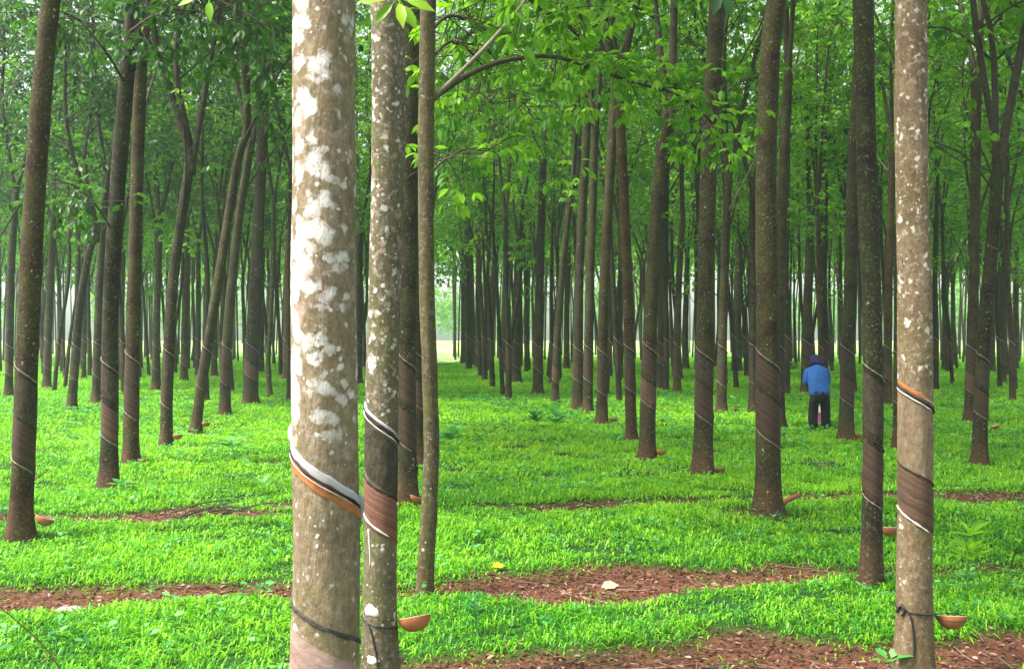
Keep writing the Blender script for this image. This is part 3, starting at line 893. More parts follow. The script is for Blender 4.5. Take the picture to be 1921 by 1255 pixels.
leafy_branch(root4, [(803, 110, 8.05), (860, 80, 9.5), (930, 150, 11), (990, 200, 12.5)], .016, .005, 60, 8, .25, .12, (.4, 1.0), 5, .5)
leafy_branch(BIG, [(690, -60, 3.9), (720, -40, 3.9), (748, -2, 3.9)], .008, .003, 0, 5, .5, name='leafy_twig')
def leaf_fan(root, tip, D, dirs, L, W, mat, name, tint=.6, out=.03):
    b = np.array(root.location) if root is not None else np.zeros(3)
    acc = Acc(); p = at(*tip, D) - b
    base = np.array([p] * len(dirs)); d = np.array([[a[0], a[2] if len(a) > 2 else -.25, a[1]] for a in dirs], float)
    leaves(acc, base + unit(d) * out, d, np.tile([0, -1.0, .5], (len(d), 1)), np.full(len(d), L) * np.linspace(.85, 1.1, len(d)), W, np.linspace(tint - .3, tint + .3, len(d)))
    for q in unit(d):
        tube(acc, [p, p + q * (out + .004)], .0022, 4, .5, 0, False)
    return obj(name, acc.mesh(name, [M[mat]]), root)
leaf_fan(BIG, (748, -2), 3.9, [(-.8, -.85), (.55, -.95), (1.0, -.35), (-1, -.1), (.2, -1.0, -.8)], .12, .042, 'leaf_young', 'leafy_twig', .55)

leafy_branch(BIG, [(600, -90, 3.62), (500, -75, 3.6), (392, -12, 3.6)], .007, .003, 0, 15, .5, name='leafy_twig')
leaf_fan(BIG, (392, -12), 3.6, [(.1, -1.0), (-.6, -.3), (.9, .2)], .085, .03, 'leaf_young', 'leafy_twig', .6)
leafy_branch(root3, [(1706, -120, 6.03), (1550, -100, 6.0), (1420, -60, 6.0), (1352, -22, 6.0)], .010, .003, 0, 16, .5, name='leafy_twig')
leaf_fan(root3, (1352, -22), 6.0, [(-.3, -1.0), (.35, -1.0), (-1, -.2), (1, -.1)], .17, .065, 'leaf_dark', 'leafy_twig', .45)

# ---- the other trunks one can pick out: base px, py, width, path upward, label
T = place_tree
left = 'left of the thick pale trunk'
T(37, 1012, 40, [(45, 830), (52, 640), (66, 350), (80, 150), (95, 0)], 'leaning brown trunk with striped tapping panels at the far left, nearest in its row', w2=34)
T(205, 913, 31, [(206, 760), (208, 560), (225, 300), (242, 100), (252, 0)], 'straight brown trunk with pale flecks, second from the left in the nearest left row', w2=27)
LB = leafy_branch
_r = HANDROOT[-1]
LB(_r, [(244, 60, 13.2), (290, 30, 12.6), (350, 20, 12.2), (430, 40, 12)], .022, .006, 44, 21, .15, .13, (.1, .8), 4, .42, 'leaf_dark')
LB(_r, [(250, -40, 13.3), (330, -30, 12.6), (430, 10, 12), (520, 60, 11.6)], .022, .006, 48, 22, .25, .13, (.1, .8), 4, .45, 'leaf_dark')
LB(_r, [(236, 160, 13.3), (200, 100, 12.8), (150, 40, 12.4), (110, 20, 12)], .018, .006, 26, 23, .3, .13, (.1, .8), 4, .38, 'leaf_dark')
LB(_r, [(214, 440, 13.3), (180, 385, 13), (140, 350, 12.6), (95, 335, 12.4)], .014, .004, 26, 24, .3, .14, (.2, 1.0), 4, .30, 'leaf_dark')
T(245, 873, 27, [(248, 700), (252, 520), (260, 250), (268, 0)], 'reddish brown trunk right of the flecked trunk, with a clay cup at its foot', w2=22)
T(311, 841, 21, [(314, 720), (322, 560), (340, 410), (358, 300)], 'grey trunk forking into a wide V between the reddish trunk and the leaning one', fork=292, w2=18, rz=0.1)
T(366, 811, 19, [(378, 720), (398, 600), (425, 430), (446, 300), (463, 240), (460, 120)], 'strongly leaning dark trunk bending to the right, left of the thick pale trunk', fork=60, w2=14)
_r = HANDROOT[-1]
LB(_r, [(455, 270, 20.7), (500, 180, 20), (535, 120, 19), (560, 90, 18)], .03, .008, 46, 25, .2, .18, (.1, .8), 4, .6, 'leaf_dark')
LB(_r, [(462, 100, 20.7), (420, 60, 20), (390, 20, 19.5), (360, -20, 19)], .03, .008, 30, 26, .2, .18, (.1, .9), 4, .6, 'leaf_dark')
T(422, 780, 19, [(424, 680), (432, 560), (447, 420), (465, 300)], 'dark straight trunk just right of the strongly leaning one', fork=260, w2=14)
T(470, 757, 26, [(473, 660), (480, 520), (488, 340), (495, 200)], 'stout dark trunk with two stems close together near the thick pale trunk', fork=150, w2=18)
T(507, 746, 9, [(503, 680), (508, 600), (512, 480), (514, 300)], 'very thin crooked young stem beside the stout dark trunk', w2=8, cuts=None, mat='bark_thin')
T(541, 715, 20, [(541, 600), (543, 400), (549, 180), (555, 0)], 'dark trunk half hidden by the left edge of the thick pale trunk', w2=14)
T(134, 768, 16, [(140, 690), (150, 570), (166, 480), (180, 440)], 'slim dark trunk with a low forked top in the second left row', fork=430, w2=13, rz=.2)
T(180, 757, 16, [(183, 640), (190, 480), (200, 330), (206, 200)], 'slim dark trunk close behind the flecked brown trunk', w2=12)
T(16, 747, 15, [(18, 640), (22, 480), (32, 330), (44, 100)], 'slim dark trunk at the left edge behind the leaning brown trunk', w2=12)
T(88, 732, 15, [(90, 640), (96, 500), (104, 330)], 'dark trunk of the back rows, right of the leaning brown trunk', w2=11)
T(157, 713, 8, [(158, 640), (160, 500), (170, 350)], 'thin stem far back between two slim dark trunks at left', w2=7)
T(227, 708, 9, [(228, 640), (231, 500)], 'thin far trunk seen between the flecked and reddish trunks', w2=8)
T(292, 733, 14, [(293, 640), (297, 500), (305, 300)], 'dark far trunk just left of the V-forked grey trunk', w2=11)
T(345, 714, 13, [(346, 640), (349, 500), (352, 300)], 'dark far trunk between the V-forked and the leaning trunks', w2=10)
T(371, 707, 10, [(372, 640), (372, 500)], 'far trunk showing behind the foot of the leaning trunk', w2=8)
T(402, 708, 11, [(402, 640), (404, 500), (410, 300)], 'far trunk in the gap right of the leaning trunk', w2=9)
T(488, 700, 13, [(489, 640), (492, 480)], 'far trunk right behind the stout dark trunk', w2=10)
# behind the second trunk
T(763, 951, 34, [(763, 800), (765, 600), (770, 300), (774, 0)], 'dark shaded trunk right behind the grey spotted trunk', w2=28)
T(783, 868, 22, [(783, 760), (781, 600), (783, 400), (786, 100)], 'dark trunk mostly hidden behind the slender untapped young tree', w2=18)
T(672, 722, 14, [(673, 600), (676, 350), (672, 100)], 'far trunk in the gap between the thick pale trunk and the spotted one', w2=11)
# right of the avenue
T(1440, 971, 44, [(1441, 800), (1440, 600), (1437, 300), (1447, 80), (1458, 0)], 'dark trunk with rusty soil-stained foot, nearest along the right side of the avenue', w2=36)
T(1459, 803, 25, [(1459, 640), (1466, 400), (1476, 200)], 'dark trunk half hidden behind the one with the rusty foot', w2=18)
T(1319, 895, 34, [(1320, 760), (1323, 600), (1330, 300), (1340, 100), (1346, 0)], 'straight dark trunk second along the right side of the avenue', w2=28)
T(1214, 866, 28, [(1216, 740), (1222, 560), (1236, 330), (1250, 230)], 'dark trunk forking at leaf height, third along the right side of the avenue', fork=205, w2=21, rz=.4)
T(1184, 829, 20, [(1182, 700), (1176, 500), (1167, 300), (1163, 215)], 'slim trunk with a knotty branch collar just left of the forking avenue trunk', fork=160, w2=19)
T(1129, 799, 20, [(1130, 680), (1134, 520), (1146, 300)], 'dark trunk with a cup at its foot in the middle of the avenue row', w2=16, sidebr=1)
T(1103, 776, 18, [(1104, 660), (1108, 480), (1116, 260)], 'dark trunk in the close pair, the one on the right', w2=14)
T(1083, 769, 19, [(1084, 660), (1088, 480), (1100, 260)], 'rust red tapped trunk in the close pair, the one on the left', w2=14)
T(1041, 758, 14, [(1044, 660), (1056, 500), (1070, 370), (1078, 330)], 'thin trunk leaning right with a branch high up, left of the close pair', fork=330, w2=11, sidebr=1)
T(1009, 739, 18, [(1010, 640), (1014, 480), (1018, 330)], 'dark avenue trunk branching at mid height, left of the thin leaning one', fork=315, w2=13, rz=1.3)
T(968, 717, 18, [(968, 640), (972, 480), (978, 400)], 'dark avenue trunk sixth from the open end', fork=385, w2=12, rz=.6)
T(945, 702, 14, [(946, 620), (951, 470), (960, 330)], 'avenue trunk beside the sixth one, slightly paler', w2=11)
T(917, 699, 15, [(919, 620), (926, 520), (934, 420)], 'avenue trunk leaning gently right near the open end', w2=11, sidebr=1)
T(898, 691, 14, [(898, 610), (898, 470)], 'dark trunk nearest in the dense cluster at the open end of the avenue', w2=11, sidebr=2)
T(885, 686, 13, [(885, 600), (883, 480)], 'dark trunk second in the dense cluster at the open end', w2=10, sidebr=2)
T(871, 683, 13, [(871, 600), (868, 490)], 'dark trunk leftmost in the dense cluster at the open end of the avenue', w2=10, sidebr=2)
T(1354, 777, 18, [(1355, 660), (1360, 480), (1368, 300)], 'slim dark trunk just right of the second avenue trunk', w2=14)
T(1412, 776, 15, [(1412, 660), (1412, 480)], 'dark trunk hugging the left side of the rusty-footed one', w2=12)
T(1238, 730, 12, [(1239, 640), (1243, 480)], 'far trunk right of the forking avenue trunk', w2=10)
T(1270, 739, 14, [(1270, 640), (1276, 480), (1290, 300)], 'far trunk midway between the forking and the second avenue trunks', w2=11)
T(1163, 711, 11, [(1163, 620), (1164, 480)], 'far trunk left of the slim knotty trunk', w2=9)
T(1063, 691, 12, [(1063, 610), (1066, 480)], 'far trunk seen between the thin leaning one and the close pair', w2=9)
T(1286, 694, 12, [(1286, 600), (1290, 470)], 'far dark trunk just left of the second avenue trunk', w2=9)
T(1382, 697, 18, [(1382, 600), (1386, 470), (1394, 300)], 'far trunk left of the rusty-footed avenue trunk', w2=12)
T(989, 681, 10, [(989, 600), (992, 470)], 'far thin trunk in the gap right of the sixth avenue trunk', w2=8)
T(1632, 1099, 37, [(1636, 980), (1638, 800), (1637, 600), (1626, 330), (1619, 0)], 'dark slightly curved trunk just left of the pale tan trunk', w2=36, flare=.4)
T(1588, 824, 26, [(1590, 660), (1595, 560), (1600, 330), (1606, 200)], 'dark trunk right beside the person in the blue jacket', w2=18)
T(1513, 737, 20, [(1514, 620), (1518, 480), (1524, 300)], 'dark trunk standing behind the person in the blue jacket', w2=14)
T(1665, 760, 16, [(1665, 660), (1668, 500), (1674, 300)], 'slim trunk showing between the curved dark trunk and the pale tan one', w2=12)
T(1686, 842, 20, [(1686, 740), (1687, 600), (1690, 300)], 'dark trunk peeping out at the left edge of the pale tan trunk', w2=16)
T(1751, 708, 12, [(1752, 600), (1758, 400), (1764, 250)], 'far trunk showing at the right edge of the pale tan trunk', w2=9)
T(1772, 695, 10, [(1773, 600), (1780, 450)], 'thin far trunk first in the gap right of the pale tan trunk', w2=8)
T(1787, 687, 9, [(1788, 600), (1786, 450)], 'thin far trunk second in the gap right of the pale tan trunk', w2=7)
T(1819, 794, 19, [(1822, 660), (1828, 480), (1831, 200), (1831, 0)], 'straight dark trunk left of the forked trunk at the right', w2=18)
T(1838, 875, 26, [(1840, 760), (1848, 600), (1864, 430), (1872, 310)], 'trunk that forks into two upright stems near the right edge', fork=290, w2=21, rz=.0, top=True)
T(1862, 699, 10, [(1862, 600), (1866, 450)], 'thin far trunk just right of the forked trunk at the right', w2=8)
T(1880, 719, 14, [(1881, 620), (1886, 480), (1898, 300)], 'dark far trunk between the forked trunk and the right edge', w2=11)
T(1905, 695, 10, [(1906, 600), (1908, 450)], 'thin far trunk close to the right edge of the view', w2=8)

# ---- cups
g2 = root2.location.y; g3 = root3.location.y
def cup_wire(root, tr, py, th, cx, cy, D):
    b = np.array(root.location)
    p0 = tr.surf(np.radians(np.array([th * .8, th])), np.array([tr.hpx(py), tr.hpx(py)]), .004)
    c = at(cx, cy, D) - b + [0, 0, .07]
    acc = Acc()
    side = unit(c - p0[1])
    tube(acc, smooth_path([p0[0], p0[1], c - side * .088], 10), .0035, 6)
    a = np.linspace(0, 2 * np.pi, 30)
    tube(acc, np.stack([c[0] + .0905 * np.cos(a), c[1] + .0905 * np.sin(a), c[2] - .004 + .0 * a], 1), .0028, 5)
    obj('wire', acc.mesh('wire', [M['wire']]), root)
cup_wire(root3, tr3, 1150, 88, 1786, 1180, g3)
cup(781, 1184, g2 - .02, 'orange clay latex cup tilted on the wire beside the grey spotted trunk', 'clay', 1.08, (R(-13), R(-10)))
cup(1786, 1180, g3, 'orange clay latex cup hanging right of the pale tan trunk', 'clay', .98, (R(-13), R(2)))
def small_cup(px, py, base_py, label, k='clay', s=1.0, tilt=0):
    cup(px, py, F * H / (base_py - HZ) - .04, label, k, s, (R(-8), tilt))
small_cup(80, 985, 1012, 'clay cup tilted against the foot of the leaning brown trunk at far left', 'clay', 1.05, R(18))
small_cup(231, 912, 913, 'dull clay cup at the foot of the flecked brown trunk', 'clay_dark', .95, R(14))
small_cup(268, 877, 873, 'clay cup lying at the foot of the reddish brown trunk', 'clay', .95)
small_cup(333, 824, 841, 'clay cup in the grass beside the V-forked grey trunk', 'clay')
small_cup(386, 800, 811, 'clay cup beside the foot of the strongly leaning trunk', 'clay')
small_cup(774, 948, 951, 'clay cup between the spotted trunk and the slender young tree', 'clay', 1.1, R(20))
small_cup(768, 864, 868, 'dull clay cup further back behind the spotted trunk', 'clay_dark')
small_cup(1240, 854, 866, 'clay cup at the foot of the forking avenue trunk', 'clay')
small_cup(1349, 892, 895, 'dull clay cup at the foot of the second avenue trunk', 'clay_dark')
small_cup(1150, 791, 799, 'clay cup by the middle avenue trunk', 'clay')
small_cup(1378, 772, 777, 'dark clay cup by the slim trunk right of the second avenue trunk', 'clay_dark')
small_cup(1608, 822, 824, 'clay cup at the foot of the trunk beside the person in blue', 'clay')
small_cup(1667, 1004, 1010, 'pale clay cup left of the pale tan trunk, behind it in the grass', 'clay')
small_cup(1868, 808, 812, 'dark cup tilted in the grass right of the forked trunk', 'clay_dark', 1.1, R(-16))
small_cup(1250, 735, 730, 'tiny dark cup beside a far trunk behind the forking avenue trunk', 'clay_dark')
# shard of bark leaning at the rusty foot
def plank(p0, p1, w, t, mat, name):
    acc = Acc(); tube(acc, smooth_path([p0, (p0 + p1) / 2 + np.array([0, 0, .012]), p1], 8), np.linspace(w, w * .7, 8), 7); me = acc.mesh(name, [mat]); return me
Dk = F * H / (960 - HZ)
o = obj('broken_cup', plank(at(1462, 948, Dk), at(1500, 928, Dk), .035, .02, M['clay_dark'], 'broken_cup'))
tag(o, 'rusty brown shard sticking out beside the rusty-footed avenue trunk', 'shard')

# ---- rows filling the plantation behind
def far_trunk(seed):
    rg = np.random.default_rng(500 + seed)
    zf = rg.uniform(4.6, 7.4)
    lx, ly = rg.normal(0, .028, 2)
    b = rg.normal(0, .12, 2)
    tr = Trunk((0, 0, 0), [(lx * 2 + b[0] * .3, ly * 2, 2), (lx * 3.6 + b[0], ly * 3.6 + b[1], 3.8), (lx * zf * 1.1 + b[0] * .6, ly * zf, zf)], rg.uniform(.066, .090), zf, .055, 70 + seed, .3)
    return tr, tr.mesh(M['bark_far'], 12, .4)
FT = [far_trunk(k) for k in range(8)]
FP = []
for k, (tr, me) in enumerate(FT):
    hu = 1.62 + .04 * (k % 3)
    holder = []
    tmp = bpy.data.objects.new('tmp', None); COL.objects.link(tmp)
    a = tr.band('tapping_panel', hu + .08, hu - .14, .75, M['panel_shade'], tmp, off=.004, nv=5, nseg=14)
    b = tr.rim('latex_streak', hu + .12, hu - .12, .009, M['latex_thin'], tmp, off=.004, nseg=12)
    FP.append((a.data, b.data))
    for q in (a, b, tmp):
        bpy.data.objects.remove(q)

placed = list(HAND)
cands = []
for k in range(-18, 18):
    L = 2.35 + 2.95 * k
    for j in range(0, 40):
        y = 10.6 + 2.5 * j
        if y > PLANT_END:
            break
        x = (800 - CX) / F * y + L
        cands.append((x, y))
grg = np.random.default_rng(77)
n_far = 0
for (x, y) in sorted(cands, key=lambda c: c[1]):
    jx, jy = grg.normal(0, .22), grg.normal(0, .3)
    x += jx; y += jy
    px = CX + x / y * F
    if px < -90 or px > 2010:
        continue
    inframe = -20 < px < 1941
    if not inframe and y < 17:
        continue
    if inframe and y < 30:
        continue
    if any((x - a) ** 2 + (y - b) ** 2 < 1.7 for a, b in placed):
        continue
    if 818 < px < 856 and y > 30:
        continue
    placed.append((x, y))
    k = int(grg.integers(0, 8)); tr, me = FT[k]
    if px < 600:
        where, grp = 'far back left of the thick pale trunk', 'rubber trees far back on the left'
    elif px < 1420:
        where, grp = 'far back in the middle rows beyond the avenue', 'rubber trees far back in the middle'
    else:
        where, grp = 'far back right of the rusty-footed trunk', 'rubber trees far back on the right'
    depth = 'small slim rubber tree' if y < 50 else 'tiny hazy rubber tree'
    if not inframe:
        depth, grp = 'rubber tree at the side of the view', grp + ' at the side'
    else:
        grp += ' near' if y < 50 else ' deep'
    root = thing('rubber_tree', depth + ' ' + where, 'tree', (x, y, float(gh(x, y))), 0, grp)
    s = grg.uniform(.9, 1.12)
    root.scale = (s, s, s)
    t = obj('trunk', me, root)
    obj('tapping_panel', FP[k][0], t); obj('latex_streak', FP[k][1], t)
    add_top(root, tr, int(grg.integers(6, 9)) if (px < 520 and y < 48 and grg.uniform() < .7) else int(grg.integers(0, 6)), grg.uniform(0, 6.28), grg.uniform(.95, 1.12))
    for _ in range(int(grg.integers(0, 3))):
        kk = int(grg.integers(3, 9))
        add_side(root, tr, tr.zf * grg.uniform(.58, .95), grg.uniform(0, 6.28), kk, grg.uniform(.8, 1.3))
    n_far += 1
assert len(HAND) + n_far <= 302, (len(HAND), n_far)

# ---- the rows run on, too far off to count
def far_rows():
    rg = np.random.default_rng(19)
    tacc = Acc()
    for k in range(-24, 24):
        for j in range(0, 17):
            y = PLANT_END + 1.5 + 2.6 * j + rg.normal(0, .3); x = (800 - CX) / F * y + 2.35 + 3.15 * k + rg.normal(0, .3)
            px = CX + x / y * F
            if abs(px - 960) > 1150 or 815 < px < 850:
                continue
            z = float(gh(x, y)); zf = rg.uniform(6, 8.5); lx = rg.normal(0, .3)
            tube(tacc, smooth_path([(x, y, z - .2), (x + lx * .4, y, z + zf * .5), (x + lx, y, z + zf)], 7), np.linspace(.080, .05, 7), 7, .5, 1)
            for q in range(3):
                a = rg.uniform(0, 6.28); t = np.array([x + lx + 1.5 * math.cos(a), y + 1.5 * math.sin(a), z + zf + rg.uniform(3, 5)])
                tube(tacc, [(x + lx, y, z + zf - .1), (t + [x + lx, y, z + zf]) / 2 + [0, 0, .3], t], np.array([.055, .035, .015]), 5, .5, 1)
            n = 110
            c = np.array([x + lx, y, z + zf + 2.9]) + unit(rg.normal(0, 1, (n, 3))) * rg.uniform(.3, 1, (n, 1)) ** .6 * [2.3, 2.3, 3.0]
            leaves(tacc, c, rg.normal(0, 1, (n, 3)) + [0, 0, -.3], unit(rg.normal(0, 1, (n, 3)) + [0, 0, .6]), rg.uniform(.4, .75, n), rg.uniform(.2, .4, n), rg.uniform(.1, .9, n), 0, True)
    o = obj('distant_rows', tacc.mesh('distant_rows', [M['leaf'], M['branch']])); o['kind'] = 'stuff'
    tag(o, 'last hazy rows of the plantation, too far off to tell apart', 'trees')
far_rows()

# ---- wood far beyond the open land
def far_wood():
    rg = np.random.default_rng(9)
    acc = Acc()
    for i in range(40):
        y = rg.uniform(170, 235); x = rg.uniform(-.56, .56) * y + rg.normal(0, 2)
        h = rg.uniform(9, 14); z = float(gh(x, y))
        tube(acc, [(x, y, z - .2), (x + rg.normal(0, .2), y, z + h * .5), (x + rg.normal(0, .5), y, z + h * .85)], np.array([.16, .12, .05]), 6, .4, 1)
        n = 300
        c = unit(rg.normal(0, 1, (n, 3))) * rg.uniform(.3, 1, (n, 1)) ** .5 * [3.6, 3.6, h * .40] + [x, y, z + h * .62]
        leaves(acc, c, rg.normal(0, 1, (n, 3)) + [0, 0, -.3], unit(rg.normal(0, 1, (n, 3)) + [0, 0, .6]), rg.uniform(.8, 1.5, n), rg.uniform(.45, .8, n), rg.uniform(.1, .8, n), 0, True)
    o = obj('distant_wood', acc.mesh('distant_wood', [M['leaf'], M['branch']])); o['kind'] = 'stuff'
    tag(o, 'pale hazy wood far beyond the end of the plantation', 'wood')
far_wood()

# ------------------------------------------------------------------ person
def loft(acc, rings, sides=18, t=.5, cap=True):
    """rings: (centre, rx, ry) with horizontal-ish ellipses perpendicular to the run"""
    C = np.array([r[0] for r in rings], float)
    tan = unit(np.gradient(C, axis=0))
    a = np.linspace(0, 2 * np.pi, sides, endpoint=False)
    v = []
    for (c, rx, ry), tg in zip(rings, tan):
        u = np.array([1.0, 0, 0]); u = unit(u - tg * u.dot(tg)); w = np.cross(tg, u)
        v.append(np.array(c) + np.cos(a)[:, None] * u * rx + np.sin(a)[:, None] * w * ry)
    v = np.vstack(v + [[C[0]], [C[-1]]])
    n = len(rings); j = np.arange(sides); k = (j + 1) % sides
    f3 = np.vstack([np.stack([k, j, np.full(sides, n * sides)], -1), np.stack([(n - 1) * sides + j, (n - 1) * sides + k, np.full(sides, n * sides + 1)], -1)]) if cap else None
    acc.add(v if cap else v[:-2], f3, grid_faces(sides, n), t)

def skin_mesh(name, verts, edges, radii, mat, rootv=0, sub=2):
    me = bpy.data.meshes.new(name + '_skeleton')
    me.from_pydata([tuple(v) for v in verts], edges, [])
    o = bpy.data.objects.new(name, me); COL.objects.link(o)
    o.modifiers.new('skin', 'SKIN')
    me.skin_vertices[0].data.foreach_set('radius', np.array([(r, r) if np.isscalar(r) else r for r in radii], dtype=np.float32).ravel())
    for i, sv in enumerate(me.skin_vertices[0].data):
        sv.use_root = (i == rootv)
    ms = o.modifiers.new('sub', 'SUBSURF'); ms.levels = sub; ms.render_levels = sub
    dg = bpy.context.evaluated_depsgraph_get()
    m2 = bpy.data.meshes.new_from_object(o.evaluated_get(dg))
    bpy.data.objects.remove(o)
    m2.name = name
    m2.materials.clear(); m2.materials.append(mat)
    for p in m2.polygons:
        p.use_smooth = True
    return m2

def build_person():
    M['skin'] = simple_mat('skin', (.30, .16, .10), (.36, .20, .13), 12, .55, .1)
    M['jacket'] = simple_mat('jacket_cloth', (.007, .062, .23), (.018, .12, .37), 9, .75, .6, dist=.02)
    M['trousers'] = simple_mat('trouser_cloth', (.003, .003, .0045), (.008, .0075, .010), 10, .85, .5, dist=.02)
    M['hat'] = simple_mat('hat_cloth', (.006, .006, .035), (.018, .018, .10), 14, .85, .4)
    M['boot'] = simple_mat('boot_rubber', (.01, .01, .012), (.02, .02, .022), 14, .5, .2)
    x, y = gp(1537, 806)
    root = thing('person', 'stooping person seen from behind in a blue jacket, dark trousers and navy hood', 'person', (x, y, float(gh(x, y))))
    root.scale = (.93, 1, 1)
    # body: pelvis, spine, neck, head, legs, arms reaching forward, hands
    V = [(0, -.02, .70), (0, .04, .88), (0, .12, 1.05), (0, .20, 1.17), (0, .26, 1.24), (0, .30, 1.32), (0, .31, 1.40)]
    Rr = [(.13, .10), (.12, .09), (.14, .10), (.13, .09), .05, .085, .075]
    E = [(0, 1), (1, 2), (2, 3), (3, 4), (4, 5), (5, 6)]
    for s in (-1, 1):
        n = len(V)
        V += [(s * .10, -.02, .64), (s * .135, .01, .38), (s * .14, -.03, .10), (s * .14, -.03, .05), (s * .15, .11, .03)]
        Rr += [.085, .055, .040, .04, .032]
        E += [(0, n), (n, n + 1), (n + 1, n + 2), (n + 2, n + 3), (n + 3, n + 4)]
        n = len(V)
        V += [(s * .17, .20, 1.16), (s * .225, .18, .93), (s * .12, .36, .86), (s * .09, .42, .86)]
        Rr += [.055, .042, .030, (.035, .018)]
        E += [(3, n), (n, n + 1), (n + 1, n + 2), (n + 2, n + 3)]
        for q, (dz, ln) in enumerate(((.03, .07), (.012, .08), (-.008, .075), (-.026, .06))):
            m = len(V)
            V += [(s * .085, .45, .86 + dz), (s * .075, .45 + ln * .6, .86 + dz), (s * .05, .45 + ln * .8, .855 + dz)]
            Rr += [.009, .008, .007]; E += [(n + 3, m), (m, m + 1), (m + 1, m + 2)]
        m = len(V)
        V += [(s * .07, .41, .89), (s * .055, .44, .905)]; Rr += [.010, .008]
        E += [(n + 2, m), (m, m + 1)]
    obj('body', skin_mesh('body', V, E, Rr, M['skin']), root)
    acc = Acc()
    loft(acc, [((0, -.03, .655), .205, .155), ((0, -.02, .70), .218, .165), ((0, .02, .82), .222, .165), ((0, .07, .94), .230, .165), ((0, .13, 1.06), .232, .155), ((0, .18, 1.15), .212, .135), ((0, .215, 1.205), .150, .105), ((0, .24, 1.24), .085, .08)], 26)
    for s in (-1, 1):
        loft(acc, [((s * .13, .17, 1.18), .06, .07), ((s * .20, .18, 1.13), .075, .08), ((s * .235, .17, 1.02), .068, .075), ((s * .240, .18, .92), .062, .066), ((s * .20, .25, .88), .055, .055), ((s * .14, .33, .865), .048, .046)], 14)
    jk = acc.mesh('jacket', [M['jacket']])
    for v in jk.vertices:                       # cloth folds
        x_, y_, z_ = v.co
        k = .011 * math.sin(z_ * 38 + x_ * 14) + .010 * math.sin(x_ * 42 - z_ * 17)
        v.co.y += k; v.co.x += k * .4
    obj('jacket', jk, root)
    acc = Acc()
    loft(acc, [((0, -.03, .74), .19, .14), ((0, -.04, .66), .205, .155), ((0, -.03, .58), .20, .14), ((0, -.02, .54), .17, .10)], 22)
    for s in (-1, 1):
        loft(acc, [((s * .105, -.03, .66), .098, .125), ((s * .118, -.02, .52), .105, .115), ((s * .130, .0, .36), .102, .105), ((s * .138, -.01, .20), .098, .10), ((s * .14, -.02, .07), .097, .10), ((s * .14, -.02, .05), .085, .09)], 18)
    tm = acc.mesh('trousers', [M['trousers']])
    for v in tm.vertices:
        x_, y_, z_ = v.co
        v.co.y += .008 * math.sin(z_ * 30 + x_ * 20); v.co.x += .004 * math.sin(z_ * 24)
    obj('trousers', tm, root)
    for s in (-1, 1):
        acc = Acc()
        loft(acc, [((s * .14, -.03, .16), .05, .06), ((s * .14, -.02, .08), .052, .065), ((s * .142, .01, .035), .05, .10), ((s * .143, .02, .005), .05, .12)], 14)
        obj('boot', acc.mesh('boot', [M['boot']]), root)
    acc = Acc()                                  # hood with a skirt over the neck and a small brim
    loft(acc, [((0, .235, 1.245), .150, .125), ((0, .25, 1.275), .155, .13), ((0, .275, 1.315), .128, .125), ((0, .30, 1.36), .118, .12), ((0, .31, 1.41), .104, .108), ((0, .315, 1.455), .075, .08), ((0, .318, 1.475), .03, .035)], 22)
    loft(acc, [((0, .30, 1.352), .124, .126), ((0, .30, 1.345), .175, .165), ((0, .30, 1.335), .172, .162)], 22)
    obj('hood', acc.mesh('hood', [M['hat']]), root)
    # something pale and pink on the grass in front of the person
    M['pink'] = simple_mat('pink_plastic', (.62, .10, .32), (.72, .18, .42), 12, .45, .1)
    M['cream'] = simple_mat('cream_plastic', (.62, .58, .42), (.72, .68, .52), 12, .45, .1)
    p = at(1537, 806, 21.9)
    b = thing('pail', 'small pink pail with cream lid between the legs of the person in blue', 'pail', (p[0], 21.9, float(gh(p[0], 21.9))))
    acc = Acc(); loft(acc, [((0, 0, .0), .085, .085), ((0, 0, .02), .09, .09), ((0, 0, .24), .11, .11), ((0, 0, .26), .115, .115)], 20)
    obj('bucket', acc.mesh('bucket', [M['pink']]), b)
    acc = Acc(); loft(acc, [((0, 0, .262), .118, .118), ((0, 0, .30), .115, .115), ((0, 0, .37), .07, .07), ((0, 0, .40), .04, .04)], 20)
    obj('lid', acc.mesh('lid', [M['cream']]), b)
build_person()

# ------------------------------------------------------------------ small plants, sticks, stones
def seedling(px, py, h, n, L, label, mat='weed', tint=.6, tiers=1, name='seedling', wr=.4, up=.5, sd=0, group=None):
    x, y = gp(px, py)
    rg = np.random.default_rng(2000 + px)
    root = thing(name, label, 'plant', (x, y, float(gh(x, y))), 0, group)
    acc = Acc()
    lean = rg.normal(0, .06, 2)
    P = smooth_path([(0, 0, -.02), (lean[0] * .5, lean[1] * .5, h * .5), (lean[0], lean[1], h)], 8)
    tube(acc, P, np.linspace(.006, .003, 8), 6)
    obj('stem', acc.mesh('stem', [M['weed']]), root)
    acc = Acc()
    for t in range(tiers):
        f = 1 - t * .55 / max(1, tiers)
        b = P[min(7, int(f * 7))]
        a = np.linspace(0, 2 * np.pi, n, endpoint=False) + rg.uniform(0, 6)
        d = np.stack([np.cos(a), np.sin(a), np.full(n, up) + rg.normal(0, .2, n)], 1)
        l = L * rg.uniform(.75, 1.15, n)
        leaves(acc, b + unit(d) * .03, d, np.tile([0, 0, 1.0], (n, 1)) + rg.normal(0, .15, (n, 3)), l, l * wr, np.clip(tint + rg.normal(0, .15, n), 0, 1))
        for q in unit(d):
            tube(acc, [b, b + q * .034], .003, 4, .5, 0, False)
    obj('foliage', acc.mesh('foliage', [M[mat]]), root)
seedling(441, 862, .26, 6, .26, 'pale broad-leaved seedling spreading in the grass left of the thick pale trunk', tint=.75, tiers=2)
seedling(448, 912, .14, 7, .16, 'low pale weed below the broad-leaved seedling at left', tint=.8)
